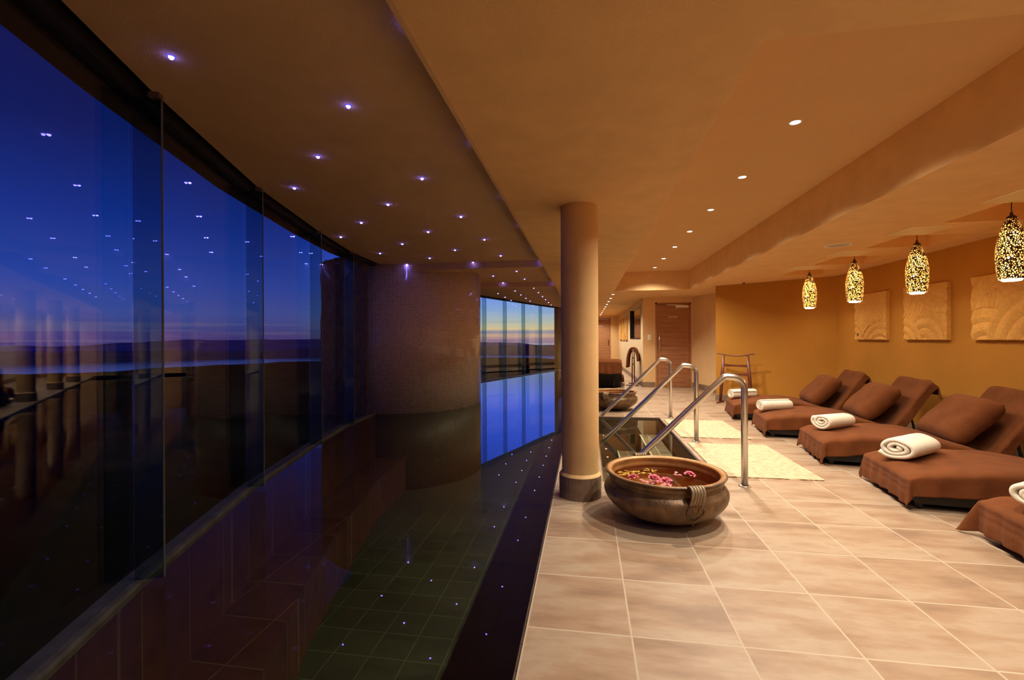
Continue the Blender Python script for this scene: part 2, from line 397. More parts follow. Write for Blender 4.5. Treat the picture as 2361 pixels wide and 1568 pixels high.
# pool ceiling with two shallow downstand beams
bm = BM()
cp = [(x+.10, y) for x, y in FAC]+[(XB+.03, 18.6), (XB+.03, YB), (-.8, YB)]
add_prism(bm, cp, ZP, ZP+.1)
struct('ceiling_pool', bm, m_poolceil)
for n, (ya, yb, xl) in enumerate(((7.30, 7.62, -3.1), (10.02, 10.34, -3.05))):
    bm = BM(); add_box(bm, xl, XB, ya, yb, ZP-.10, ZP+.01); struct('trim_%d' % (3+n), bm, m_poolceil)
# roof slab over-sailing the glass, added above the ceilings to block the sky
bm = BM(); add_prism(bm, [(x-.12, y) for x, y in FAC]+[(-1.0, 20.9), (4.4, 20.9), (4.4, YB-.2), (-1.0, YB-.2)], 2.66, 2.80)
struct('ceiling_sky_block_slab', bm, m_dark)

# walls
m_wall2 = pbr('pale_ochre_wall_paint', (.80, .535, .255), .85, var=.04, vscale=3, bump=.12, bscale=90, spec=.25)
def wall(name, p, q, z0=-.02, z1=None, th=.14, mat=None):
    """slab whose seen face runs p->q; its thickness lies to the left of p->q"""
    z1 = z1 or ZC+.1
    d = Vector((q[0]-p[0], q[1]-p[1])).normalized(); n = Vector((-d.y, d.x))*th
    bm = BM(); add_prism(bm, [p, q, (q[0]+n.x, q[1]+n.y), (p[0]+n.x, p[1]+n.y)], z0, z1)
    return struct(name, bm, mat or m_wall)
K = [(XR, 8.28), (2.48, 9.40), (2.80, 9.86), (2.86, 10.6), (2.58, 11.80), (1.40, 11.80), (1.40, YE)]
wall('wall_right', K[0], (XR, YB))
wall('wall_angled', K[1], K[0])
wall('wall_return', K[2], K[1]); wall('wall_alcove', K[3], K[2], mat=m_wall2); wall('wall_sauna_side', K[4], K[3], mat=m_wall2)
wall('wall_back', (XR, YB), (-.85, YB)); wall('wall_left_near', (-.85, YB), (-.85, -1.10), z0=-1.3)
# sauna wall with its door opening
DX0, DX1, DH = 1.70, 2.55, 2.09
bm = BM(); y0, y1 = 11.80, 11.94
add_box(bm, 1.40, DX0, y0, y1, -.02, ZC); add_box(bm, DX1, 2.66, y0, y1, -.02, ZC); add_box(bm, DX0, DX1, y0, y1, DH, ZC)
struct('wall_sauna', bm, m_wall2)
# hall wall with a window opening
WY0, WY1, WZ0, WZ1 = 12.25, 15.10, 1.19, 2.085
bm = BM()
add_box(bm, 1.40, 1.54, 11.94, WY0, -.02, ZC); add_box(bm, 1.40, 1.54, WY1, YE, -.02, ZC)
add_box(bm, 1.40, 1.54, WY0, WY1, -.02, WZ0); add_box(bm, 1.40, 1.54, WY0, WY1, WZ1, ZC)
struct('wall_hall', bm, pbr('pale_hall_paint', (.70, .53, .31), .8, var=.03, vscale=3, bump=.1, bscale=90))
bm = BM(); add_box(bm, 1.53, 2.9, 11.95, 11.97, 0, ZL); add_box(bm, 2.88, 2.9, 11.95, 16, 0, ZL); add_box(bm, 1.54, 2.9, 15.98, 16, 0, ZL)
struct('wall_inner_room', bm, m_wall)
# end of the hall with door
EX0, EX1 = .16, 1.08
bm = BM()
add_box(bm, -1.09, EX0, YE, YE+.14, -.02, ZC); add_box(bm, EX1, 1.54, YE, YE+.14, -.02, ZC); add_box(bm, EX0, EX1, YE, YE+.14, 2.12, ZC)
struct('wall_hall_end', bm, m_wall2)
wall('wall_hall_left', (-1.09, 18.25), (-1.09, YE), z0=-.5)

# skirting
def skirt(name, p, q):
    d = Vector((q[0]-p[0], q[1]-p[1])).normalized(); n = Vector((d.y, -d.x))*.012
    bm = BM(); add_prism(bm, [p, q, (q[0]+n.x, q[1]+n.y), (p[0]+n.x, p[1]+n.y)], 0, .125)
    bmesh.ops.bevel(bm, geom=[e for e in bm.edges if e.calc_length() > .3], offset=.002, segments=1, affect='EDGES')
    struct(name, bm, m_base)
skirt('baseboard_right', K[0], (XR, YB)); skirt('baseboard_angled', K[1], K[0]); skirt('baseboard_return', K[2], K[1])
skirt('baseboard_alcove', K[3], K[2]); skirt('baseboard_sauna_side', K[4], K[3])
skirt('baseboard_sauna_left', (1.40, 11.80), (DX0, 11.80)) if False else None
def skirt_box(name, *a):
    bm = BM(); add_box(bm, *a); struct(name, bm, m_base)
skirt_box('baseboard_sauna', 1.40, DX0-.01, 11.788, 11.80, 0, .125)
skirt_box('baseboard_hall', 1.388, 1.40, 11.80, YE, 0, .125)
skirt_box('baseboard_hall_end', EX1+.02, 1.388, YE-.012, YE, 0, .125)

# ------------------------------------------------------------------ glass wall
def seg_frame(i):
    a, b = Vector(FAC[i]), Vector(FAC[i+1]); d = (b-a).normalized(); return a, b, d, Vector((d.y, -d.x))   # normal points into the room
def fin_at(p, n, parent):
    """glass fin standing square to the facade, reaching 15 cm into the room"""
    t = Vector((-n.y, n.x))*.007
    q = p+n*.125; pts = [(p.x+t.x, p.y+t.y), (q.x+t.x, q.y+t.y), (q.x-t.x, q.y-t.y), (p.x-t.x, p.y-t.y)]
    bm = BM(); add_prism(bm, pts, .0, ZP-.002); f = obj('glass_fin', bm, m_fin, parent)
    bm = BM(); e0, e1 = q, q+n*.004
    add_prism(bm, [(e0.x+t.x, e0.y+t.y), (e1.x+t.x, e1.y+t.y), (e1.x-t.x, e1.y-t.y), (e0.x-t.x, e0.y-t.y)], .0, ZP-.03)
    obj('polished_edge', bm, m_finedge, f)
    bm = BM(); c0 = q-n*.05; add_prism(bm, [(c0.x+t.x*3, c0.y+t.y*3), (q.x+t.x*3, q.y+t.y*3), (q.x-t.x*3, q.y-t.y*3), (c0.x-t.x*3, c0.y-t.y*3)], ZP-.028, ZP-.001)
    obj('fin_bracket', bm, pbr('fin_bracket_metal', (.20, .14, .09), .5, metal=.3) if 'fin_bracket_metal' not in MATS else MATS['fin_bracket_metal'], f)
wi = 0
for i in range(len(FAC)-1):
    if i in (8, 9, 10): continue                   # behind the mosaic drum
    a, b, d, n = seg_frame(i); wi += 1
    j = -n*.014
    bm = BM(); add_prism(bm, [tuple(a+d*.004), tuple(b-d*.004), tuple(b-d*.004+j), tuple(a+d*.004+j)], .0, ZP-.03)
    w = struct('window_%d' % wi, bm, m_glass)
    if 3 <= i <= 15:
        fin_at(b, (n+seg_frame(min(i+1, len(FAC)-2))[3]).normalized() if i < 7 else n, w)
def along(name, off0, off1, z0, z1, mat, idx):
    bm = BM()
    for i in idx:
        a, b, d, n = seg_frame(i)
        add_prism(bm, [tuple(a+n*off0), tuple(b+n*off0), tuple(b+n*off1), tuple(a+n*off1)], z0, z1)
    struct(name, bm, mat)
GI = [i for i in range(len(FAC)-1) if i not in (9, 10)]
along('trim_5', -.07, .028, -.05, .0, m_sill, GI)
along('wall_pool', -.07, .02, -1.35, -.05, m_bench, GI)
along('trim_6', -.05, .03, ZP-.03, ZP+.04, m_dark, GI)
along('trim_7', -.22, -.05, ZP-.01, ZP+.22, m_dark, GI)

# mosaic drum standing in the water against the glass
mt, nt, out = nodes('glass_mosaic'); b = nt.nodes.new('ShaderNodeBsdfPrincipled'); nt.links.new(b.outputs[0], out.inputs[0])
t = nt.nodes.new('ShaderNodeTexCoord'); s = nt.nodes.new('ShaderNodeSeparateXYZ'); nt.links.new(t.outputs['Object'], s.inputs[0])
ang = M_(nt, 'MULTIPLY', M_(nt, 'ARCTAN2', s.outputs[1], s.outputs[0]), DR/.042); vz = M_(nt, 'DIVIDE', s.outputs[2], .042)
fu = M_(nt, 'FRACT', ang); fv = M_(nt, 'FRACT', vz)
d_ = M_(nt, 'MINIMUM', M_(nt, 'MINIMUM', fu, M_(nt, 'SUBTRACT', 1., fu)), M_(nt, 'MINIMUM', fv, M_(nt, 'SUBTRACT', 1., fv)))
g = nt.nodes.new('ShaderNodeMapRange'); g.inputs['From Min'].default_value = .04; g.inputs['From Max'].default_value = .07; nt.links.new(d_, g.inputs['Value'])
cid = nt.nodes.new('ShaderNodeCombineXYZ'); nt.links.new(M_(nt, 'FLOOR', ang), cid.inputs[0]); nt.links.new(M_(nt, 'FLOOR', vz), cid.inputs[1])
wn_ = nt.nodes.new('ShaderNodeTexWhiteNoise'); nt.links.new(cid.outputs[0], wn_.inputs['Vector'])
r = ramp(nt, [(0, (.58, .43, .30)), (.5, (.65, .50, .36)), (1, (.71, .55, .41))], wn_.outputs['Value'])
mx = nt.nodes.new('ShaderNodeMix'); mx.data_type = 'RGBA'; nt.links.new(g.outputs[0], mx.inputs['Factor']); mx.inputs['A'].default_value = (.95, .86, .72, 1); nt.links.new(r.outputs[0], mx.inputs['B'])
nt.links.new(mx.outputs['Result'], b.inputs['Base Color'])
rr = nt.nodes.new('ShaderNodeMapRange'); rr.inputs['To Min'].default_value = .7; rr.inputs['To Max'].default_value = .12; nt.links.new(g.outputs[0], rr.inputs['Value']); nt.links.new(rr.outputs[0], b.inputs['Roughness'])
# each little tile sits at its own slight tilt, so highlights break up
geo = nt.nodes.new('ShaderNodeNewGeometry'); sub = nt.nodes.new('ShaderNodeVectorMath'); sub.operation = 'SUBTRACT'; nt.links.new(wn_.outputs['Color'], sub.inputs[0]); sub.inputs[1].default_value = (.5, .5, .5)
scv = nt.nodes.new('ShaderNodeVectorMath'); scv.operation = 'SCALE'; scv.inputs['Scale'].default_value = .06; nt.links.new(sub.outputs[0], scv.inputs[0])
adv = nt.nodes.new('ShaderNodeVectorMath'); adv.operation = 'ADD'; nt.links.new(geo.outputs['Normal'], adv.inputs[0]); nt.links.new(scv.outputs[0], adv.inputs[1])
nv = nt.nodes.new('ShaderNodeVectorMath'); nv.operation = 'NORMALIZE'; nt.links.new(adv.outputs[0], nv.inputs[0]); nt.links.new(nv.outputs[0], b.inputs['Normal'])
m_mosaic = mt
for nm, za, zb_, mm in (('wall_mosaic_drum', -.034, ZP+.02, m_mosaic), ('wall_drum_base', -1.3, -.034, m_pooltile)):
    bm = BM(); add_lathe(bm, [(DR, za), (DR, zb_)], 128, cap=True)
    o = struct(nm, bm, mm); o.location = (*DC, 0)
    for p in o.data.polygons: p.use_smooth = len(p.vertices) == 4
# its outer half is clad in rough stone
bm = BM(); rnd = random.Random(3); NZ, NA = 34, 40; grid = []
for k in range(NZ+1):
    z = -1.5+4.1*k/NZ; row = []
    for a_ in range(NA+1):
        th = math.radians(100)+math.radians(168)*a_/NA; rr_ = 1.53+rnd.uniform(-.02, .035)
        row.append((bm.verts.new((DC[0]+rr_*math.cos(th), DC[1]+rr_*math.sin(th), z)), bm.verts.new((DC[0]+1.48*math.cos(th), DC[1]+1.48*math.sin(th), z))))
    grid.append(row)
for k in range(NZ):
    for a_ in range(NA):
        for s_ in (0, 1): bm.faces.new((grid[k][a_][s_], grid[k][a_+1][s_], grid[k+1][a_+1][s_], grid[k+1][a_][s_]))
for k in range(NZ):
    for a_ in (0, NA): bm.faces.new((grid[k][a_][0], grid[k][a_][1], grid[k+1][a_][1], grid[k+1][a_][0]))
for a_ in range(NA):
    for k in (0, NZ): bm.faces.new((grid[k][a_][0], grid[k][a_+1][0], grid[k][a_+1][1], grid[k][a_][1]))
struct('wall_stone_cladding', bm, pbr('dark_stone', (.16, .10, .075), .95, var=.4, vscale=9, bump=.8, bscale=20))

# ------------------------------------------------------------------ land outside
m_land = pbr('dark_scrub', (.014, .016, .012), 1.0, var=.5, vscale=.15, bump=.4, bscale=1.0, spec=0)
m_hill = pbr('haze_tinted_far_hills', (.17, .16, .42), 1.0, var=.25, vscale=.01, spec=0)  # bluish dusk haze is put into the colour of these hills
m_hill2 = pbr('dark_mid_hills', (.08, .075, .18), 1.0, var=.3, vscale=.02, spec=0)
m_lagoon = pbr('lagoon', (.05, .06, .10), .12, spec=.8)
def polar(r, az): return (r*math.sin(az), r*math.cos(az))
bm = BM(); rnd = random.Random(11); NR, NAz = 26, 90; rows = []
for k in range(NR+1):
    r = 5.0*(70.0)**(k/NR)                                        # 5 m .. 350 m
    row = []
    for j in range(NAz+1):
        az = math.radians(-110+150*j/NAz); x, y = polar(r, az)
        z = -1.6-.085*min(r, 150)-.05*max(0, r-150)+(.10*r**.55)*(math.sin(az*9+r*.05)+.6*math.sin(az*23+r*.11)+rnd.uniform(-.5, .5))*.35
        row.append(bm.verts.new((-4+x, 8+y, z)))
    rows.append(row)
for k in range(NR):
    for j in range(NAz): bm.faces.new((rows[k][j], rows[k][j+1], rows[k+1][j+1], rows[k+1][j]))
land = struct('ground_outside', bm, m_land, smooth=True)
bm = BM(); add_prism(bm, [(-5.5, -4), (-5.5, 20), (-1, 24), (-.5, 19), (-1.2, 18.3)]+[(x-.6, y) for x, y in reversed(FAC)], -1.9, -1.6); struct('ground_terrace', bm, m_land)
bm = BM(); add_quad(bm, (-3000, -900, -30), (3000, -900, -30), (3000, 3500, -30), (-3000, 3500, -30)); struct('ground_lagoon', bm, m_lagoon)
def ridge(name, r0, r1, base, h, seed, mat, az0=-95, az1=40, n=220, depth=10, notch=None, amp=1.0):
    rnd = random.Random(seed); ph = [rnd.uniform(0, 6.28) for _ in range(7)]
    bm = BM(); rows = []
    for k in range(depth+1):
        t = k/depth; r = r0+(r1-r0)*t; row = []
        for j in range(n+1):
            az = math.radians(az0+(az1-az0)*j/n); x, y = polar(r, az)
            pr = sum(math.sin(az*fq+ph[q])*am for q, (fq, am) in enumerate(((3.1, .30), (6.3, .22), (13, .12), (29, .06), (61, .035), (120, .02))))
            hh = h*(.75+pr*amp)*math.sin(t*PI)**.8
            if notch: hh *= notch(math.degrees(az))
            row.append(bm.verts.new((x, y, base+max(hh, 0)+rnd.uniform(0, .012)*h*t)))
        rows.append(row)
    for k in range(depth):
        for j in range(n): bm.faces.new((rows[k][j], rows[k][j+1], rows[k+1][j+1], rows[k+1][j]))
    struct(name, bm, mat, smooth=True)
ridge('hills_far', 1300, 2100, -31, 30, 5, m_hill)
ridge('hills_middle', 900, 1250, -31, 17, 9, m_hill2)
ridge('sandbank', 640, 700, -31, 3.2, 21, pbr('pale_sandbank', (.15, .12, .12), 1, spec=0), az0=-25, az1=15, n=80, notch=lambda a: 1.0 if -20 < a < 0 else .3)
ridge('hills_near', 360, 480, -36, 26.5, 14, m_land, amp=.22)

# =================================================================== THINGS
ORD = ['nearest the camera', 'second', 'third', 'fourth', 'fifth', 'sixth', 'seventh', 'eighth', 'ninth', 'tenth', 'eleventh']
# ------------------------------------------------------------------ columns
def column(x, y, label, group=None):
    t = thing('column', label, 'column', (x, y, 0), 0, 'round columns along the pool edge')
    obj('shaft', lathe([(.139, .0), (.139, .30), (.142, .31), (.142, ZL)], 64), m_col, t, smooth=True)
    bm = BM(); n = 18
    for k in range(n):
        a0, a1 = 2*PI*k/n+.012, 2*PI*(k+1)/n-.012
        P = [(.160*math.cos(a), .160*math.sin(a)) for a in (a0, (a0+a1)/2, a1)]; Q = [(.146*math.cos(a), .146*math.sin(a)) for a in (a1, (a0+a1)/2, a0)]
        add_prism(bm, P+Q, 0, .165)
    s = obj('skirting_tiles', bm, m_base, t)
    bm = lathe([(.1415, .0), (.1565, .0), (.1565, .163), (.1575, .168), (.1475, .182), (.1415, .19)], 64)
    obj('plaster_collar', bm, m_col, t, smooth=False)
    return t
c1 = column(-.047, 3.577, 'round ochre column at the deck edge beside the bronze bowl')
for y, l in ((6.45, 'round ochre column on the strip beside the plunge pool, hidden by the nearest column'), (9.32, 'third round ochre column from the camera along the pool edge'),
             (12.2, 'fourth round ochre column along the pool edge, mirrored in the near glass'), (15.06, 'fifth round ochre column along the pool edge, mirrored in the glass'), (17.7, 'farthest round ochre column, by the far glass')):
    dup(c1, l, (-.047, y, 0))

# ------------------------------------------------------------------ lamps
def downlight(x, y, z, label, group, power=DOWN_W):
    t = thing('downlight', label, 'ceiling light', (x, y, z), 0, group)
    obj('trim_ring', lathe([(.029, -.001), (.030, -.004), (.038, -.004), (.041, -.001), (.041, .0)], 28), m_white_plastic, t, smooth=True)
    obj('lens', lathe([(.0, -.002), (.029, -.002)], 28), m_lamp_disc, t)
    l = bpy.data.lights.new('downlight_beam', 'SPOT'); l.energy = power; l.color = DOWN_COL; l.spot_size = math.radians(138); l.spot_blend = 1.0; l.shadow_soft_size = .022
    lo = bpy.data.objects.new('downlight_beam', l); C.objects.link(lo); lo.parent = t; lo.location = (0, 0, -.02)
    return t
for k in range(8):
    y = 2.22+1.0245*k
    downlight(1.35, y, ZC, 'round downlight in the raised ceiling panel, %s' % (['just above the frame nearest the camera', 'first in view and largest', 'second in view', 'third in view', 'fourth in view', 'fifth in view', 'sixth in view', 'seventh and farthest'][k]), 'downlights in the raised ceiling panel')
for k in range(10):
    downlight(.617, 10.69+1.02*k, ZL, 'small downlight in the low hall ceiling, %s in the row leading away' % (['nearest', 'second', 'third', 'fourth', 'fifth', 'sixth', 'seventh', 'eighth', 'ninth', 'farthest'][k]), 'downlights along the hall', DOWN_W*.6)
for k, (x, y) in enumerate(((1.35, .95), (1.35, -.2), (1.35, -1.4))):  # unseen lamps added to light the near floor
    downlight(x, y, ZL, 'added downlight overhead %s, out of the frame' % (['just before the camera', 'beside the camera', 'behind the camera'][k]), 'added downlights behind the camera', DOWN_W*.62)
# blue star lights in the pool ceiling: rows running along the pool
STARS = {-1.25: [2.293, 3.416, 4.542, 5.639, 6.76, 8.361, 9.47, 11.18, 12.288, 13.457, 14.521, 15.67, 16.84],
         -1.80: [1.766, 2.891, 4.017, 5.114, 6.219, 7.262, 8.901, 9.985, 11.752, 12.824, 13.924, 14.98, 16.297],
         -2.36: [3.45, 4.59, 5.70, 6.767, 12.334, 13.44, 14.583],
         -2.93: [5.182, 6.26, 7.262, 12.966],
         -.690: [1.745, 2.87, 3.993, 5.017, 6.38, 7.24, 8.9, 9.96, 11.7, 12.9, 14.0, 15.1, 16.3]}
RN = {-1.25: 'in the second row from the lounge ceiling', -1.80: 'in the middle row', -2.36: 'in the row second from the glass', -2.93: 'in the row nearest the glass', -.690: 'tucked against the lounge ceiling step'}
star0 = None; CNT = ['nearest', 'second nearest', 'third', 'fourth', 'fifth', 'sixth', 'seventh', 'eighth', 'ninth', 'tenth', 'eleventh', 'second farthest', 'farthest']
for x, yl in STARS.items():
    for k, y in enumerate(yl):
        lab = 'tiny blue star light, %s %s' % (CNT[k] if k < len(yl)-1 else 'farthest', RN[x])
        if star0 is None:
            star0 = thing('star_light', lab, 'ceiling light', (x, y, ZP), 0, 'blue star lights in the pool ceiling')
            obj('led_lens', lathe([(.0, -.014), (.006, -.0125), (.010, -.008), (.0115, -.001)], 14), m_star, star0, smooth=True)
            obj('rim', lathe([(.0115, -.001), (.0125, -.004), (.018, -.002), (.018, 0)], 14), m_star2, star0, smooth=True)  # glowing ring stands in for the lens halo round the LED
        else:
            dup(star0, lab, (x, y, ZP))

# pendants: pierced bead shade round a lit glass tube
mt, nt, out = nodes('pierced_bead_shade')
t = nt.nodes.new('ShaderNodeTexCoord'); mp = nt.nodes.new('ShaderNodeMapping'); mp.inputs['Scale'].default_value = (1, 1, .8); mp.inputs['Rotation'].default_value = (.5, .4, 0); nt.links.new(t.outputs['Object'], mp.inputs[0])
vo = nt.nodes.new('ShaderNodeTexVoronoi'); vo.feature = 'DISTANCE_TO_EDGE'; vo.inputs['Scale'].default_value = 72; nt.links.new(mp.outputs[0], vo.inputs['Vector'])
vc = nt.nodes.new('ShaderNodeTexVoronoi'); vc.inputs['Scale'].default_value = 72; nt.links.new(mp.outputs[0], vc.inputs['Vector'])
web = nt.nodes.new('ShaderNodeMapRange'); web.inputs['From Min'].default_value = .19; web.inputs['From Max'].default_value = .23; web.inputs['To Min'].default_value = 1; web.inputs['To Max'].default_value = 0
nt.links.new(vo.outputs['Distance'], web.inputs['Value'])
wire = nt.nodes.new('ShaderNodeBsdfPrincipled'); wire.inputs['Base Color'].default_value = (.05, .022, .01, 1); wire.inputs['Roughness'].default_value = .35; wire.inputs['Metallic'].default_value = .6
sv = nt.nodes.new('ShaderNodeSeparateColor'); nt.links.new(vc.outputs['Color'], sv.inputs[0])
bc = ramp(nt, [(0, (.55, .42, .22)), (.12, (.26, .27, .035)), (.42, (.34, .085, .005)), (.70, (.40, .13, .012)), (.88, (.12, .17, .05))], sv.outputs[0], 'CONSTANT')
bead = nt.nodes.new('ShaderNodeBsdfTransparent'); nt.links.new(bc.outputs[0], bead.inputs[0])
beadg = nt.nodes.new('ShaderNodeBsdfPrincipled'); beadg.inputs['Base Color'].default_value = (.12, .035, .01, 1); beadg.inputs['Roughness'].default_value = .2
bt = nt.nodes.new('ShaderNodeBsdfTranslucent'); bt.inputs[0].default_value = (1, .45, .12, 1)
m1 = nt.nodes.new('ShaderNodeMixShader'); m1.inputs[0].default_value = .12; nt.links.new(beadg.outputs[0], m1.inputs[1]); nt.links.new(bt.outputs[0], m1.inputs[2])
m2 = nt.nodes.new('ShaderNodeMixShader'); m2.inputs[0].default_value = .76; nt.links.new(bead.outputs[0], m2.inputs[1]); nt.links.new(m1.outputs[0], m2.inputs[2])
m3 = nt.nodes.new('ShaderNodeMixShader'); nt.links.new(web.outputs[0], m3.inputs[0]); nt.links.new(m2.outputs[0], m3.inputs[1]); nt.links.new(wire.outputs[0], m3.inputs[2])
nt.links.new(m3.outputs[0], out.inputs[0]); m_shade = mt
m_cable = pbr('brown_cable', (.05, .025, .012), .6)
m_tubeend = pbr('tube_end_white', (.8, .8, .75), .4)
pend0 = None
for k, (y, lab) in enumerate(((3.18, 'unseen beaded pendant lamp added just outside the right edge of the frame'), (4.36, 'beaded glass pendant lamp at the right edge of the frame, largest in view'), (5.447, 'beaded glass pendant lamp, second from the right edge of the frame'),  # first one is out of view, added for its light on the right wall
                              (6.585, 'beaded glass pendant lamp in front of the small art panel with the dark knot'), (7.80, 'beaded glass pendant lamp farthest away, nearest the angled wall'))):
    if pend0 is None:
        pend0 = thing('pendant_lamp', lab, 'pendant lamp', (3.44, y, ZL+.15), 0, 'beaded pendant lamps over the loungers')
        zt, zb = 2.185-ZL-.15, 1.672-ZL-.15
        obj('cable', tube([(0, 0, 0), (0, 0, zt+.01)], .0035, 8), m_cable, pend0)
        obj('ceiling_cap', lathe([(0, 0), (.045, 0), (.042, -.02), (.008, -.028), (0, -.028)], 24), m_cable, pend0, smooth=True)
        obj('shade_cap', lathe([(0, zt+.035), (.010, zt+.035), (.012, zt+.012), (.03, zt), (.033, zt-.012), (0, zt-.012)], 20), m_cable, pend0, smooth=True)
        H = zt-zb; prof = []
        for q in range(25):
            u = q/24; rr_ = .024+.073*math.sin(min(1, u/.62)*PI/2)**.85 if u < .62 else .097-.018*((u-.62)/.38)**1.6
            prof.append((rr_, zt-u*H))
        obj('beaded_shade', lathe(prof, 40), m_shade, pend0, smooth=True)
        obj('inner_glass_tube', lathe([(0, zt-.12), (.056, zt-.12), (.061, zt-.14), (.061, zb-.004), (.056, zb-.012), (0, zb-.012)], 32), m_core, pend0, smooth=True)
    else: dup(pend0, lab, (3.44, y, ZL+.15))

# ceiling hatches, speaker, sensor
def frame_box(w, h, t, d):
    bm = BM()
    add_box(bm, -w/2, w/2, -h/2, -h/2+t, -d, 0); add_box(bm, -w/2, w/2, h/2-t, h/2, -d, 0)
    add_box(bm, -w/2, -w/2+t, -h/2+t, h/2-t, -d, 0); add_box(bm, w/2-t, w/2, -h/2+t, h/2-t, -d, 0); return bm
m_hatch = pbr('hatch_panel', (.85, .66, .38), .6)
def hatch(x, y, w, h, label, group):
    t = thing('ceiling_hatch', label, 'hatch', (x, y, ZL), 0, group)
    obj('frame', frame_box(w, h, .018, .008), pbr('hatch_frame', (.97, .80, .48), .4) if 'hatch_frame' not in MATS else MATS['hatch_frame'], t)
    bm = BM(); add_box(bm, -w/2+.019, w/2-.019, -h/2+.019, h/2-.019, -.005, 0); obj('panel', bm, m_hatch, t)
    return t
for y, l in ((3.80, 'square ceiling hatch above the pendant lamp at the right edge'), (4.90, 'square ceiling hatch above the second pendant lamp from the right'), (6.08, 'square ceiling hatch beside the round ceiling speaker'), (7.22, 'square ceiling hatch farthest along the lounge, by the farthest pendant')):
    hatch(3.11, y, .35, .36, l, 'square hatches in the lounge ceiling')
for x, y, w, l in ((.61, 13.29, .22, 'slim ceiling vent lying across the row of hall downlights'), (1.03, 14.05, .34, 'slim ceiling vent to the right of the hall downlights, nearest'), (1.02, 16.3, .32, 'slim ceiling vent in the hall, middle of the three'), (1.03, 18.46, .28, 'slim ceiling vent farthest down the hall'),
                   (1.90, 11.05, .34, 'square ceiling vent in front of the sauna door')):
    t = thing('ceiling_vent', l, 'vent', (x, y, ZL), 0, 'small vents in the hall ceiling')
    obj('frame', frame_box(w, .30, .02, .008), MATS['hatch_frame'], t)
    bm = BM()
    for k in range(7): add_box(bm, -w/2+.02, w/2-.02, -.12+k*.035, -.10+k*.035, -.006, -.001)
    obj('grille', bm, m_hatch, t)
t = thing('ceiling_speaker', 'round flush ceiling speaker left of the pendant lamps', 'speaker', (2.73, 5.53, ZL))
obj('rim', lathe([(.105, -.002), (.107, -.007), (.125, -.007), (.128, 0)], 40), m_white_plastic, t, smooth=True)
obj('grille', lathe([(0, -.004), (.105, -.003)], 40), pbr('speaker_grille', (.62, .50, .34), .6, bump=.5, bscale=600), t)
t = thing('ceiling_sensor', 'tiny dark sensor on the ceiling near the angled wall', 'sensor', (2.85, 8.95, ZL))
obj('housing', lathe([(0, -.03), (.010, -.028), (.012, -.012), (.026, -.008), (.026, 0)], 16), m_cable, t, smooth=True)

# ------------------------------------------------------------------ handrails of the plunge pool
def handrail(y, label):
    t = thing('handrail', label, 'handrail', (1.268, y, 0), 0, 'steel handrails of the plunge steps')
    R = .026
    arc = [(0, 0, .008), (0, 0, .775)]+[(-.095+.095*math.cos(a), 0, .790+.095*math.sin(a)) for a in [PI/2*k/8 for k in range(9)]]
    main = arc+[(-.135, 0, .888), (-.150, 0, .886), (-.164, 0, .876), (-1.24, 0, -.20)]
    obj('rail', tube(main, R, 20), m_steel, t, smooth=True)
    obj('floor_flange', lathe([(0, 0), (.046, 0), (.047, .004), (.040, .009), (.0265, .011)], 32), m_steel, t, smooth=True)
    return t
for y, l in ((3.981, 'stainless steel handrail nearest the camera, behind the bronze bowl'), (5.63, 'middle one of the three stainless steel handrails'), (7.276, 'farthest stainless steel handrail, before the sauna door')):
    handrail(y, l)

# ------------------------------------------------------------------ straw mats
mt, nt, out = nodes('woven_straw'); b = nt.nodes.new('ShaderNodeBsdfPrincipled'); nt.links.new(b.outputs[0], out.inputs[0]); b.inputs['Roughness'].default_value = .85
t_ = nt.nodes.new('ShaderNodeTexCoord'); mp = nt.nodes.new('ShaderNodeMapping'); mp.inputs['Scale'].default_value = (26, 210, 60); nt.links.new(t_.outputs['Object'], mp.inputs[0])
n_ = nt.nodes.new('ShaderNodeTexNoise'); n_.inputs['Scale'].default_value = 1; n_.inputs['Detail'].default_value = 3; nt.links.new(mp.outputs[0], n_.inputs['Vector'])
r_ = ramp(nt, [(.30, (.30, .15, .06)), (.42, (.52, .36, .20)), (.6, (.66, .53, .35)), (.8, (.76, .65, .46))], n_.outputs[0]); nt.links.new(r_.outputs[0], b.inputs['Base Color'])
bp = nt.nodes.new('ShaderNodeBump'); bp.inputs['Strength'].default_value = .6; bp.inputs['Distance'].default_value = .004; nt.links.new(n_.outputs[0], bp.inputs['Height']); nt.links.new(bp.outputs[0], b.inputs['Normal'])
m_straw = mt
def mat_rug(x0, x1, y0, y1, label, seed):
    rnd = random.Random(seed); bm = BM(); nx, ny = 40, 60; G = []
    w, h = x1-x0, y1-y0
    ex = [rnd.uniform(-.004, .004) for _ in range(ny+1)]
    for z in (.0095, .001):
        g_ = []
        for j in range(ny+1):
            row = []
            for i in range(nx+1):
                x = -w/2+w*i/nx; y = -h/2+h*j/ny
                if i in (0, nx): x += ex[j]
                if j in (0, ny): y += rnd.uniform(-.004, .004)
                zz = z + (0 if z < .005 else .0018*math.sin(j*1.9)*math.cos(i*1.3)+rnd.uniform(-.0006, .0006))
                row.append(bm.verts.new((x, y, zz)))
            g_.append(row)
        G.append(g_)
    for q, g_ in enumerate(G):
        for j in range(ny):
            for i in range(nx): bm.faces.new((g_[j][i], g_[j][i+1], g_[j+1][i+1], g_[j+1][i]))
    a, c = G
    for j in range(ny):
        for i in (0, nx): bm.faces.new((a[j][i], a[j+1][i], c[j+1][i], c[j][i]))
    for i in range(nx):
        for j in (0, ny): bm.faces.new((a[j][i], a[j][i+1], c[j][i+1], c[j][i]))
    o = obj('straw_mat', bm, m_straw, None, loc=((x0+x1)/2, (y0+y1)/2, 0))
    tag(o, label, 'mat', 'woven straw mats beside the plunge pool'); return o
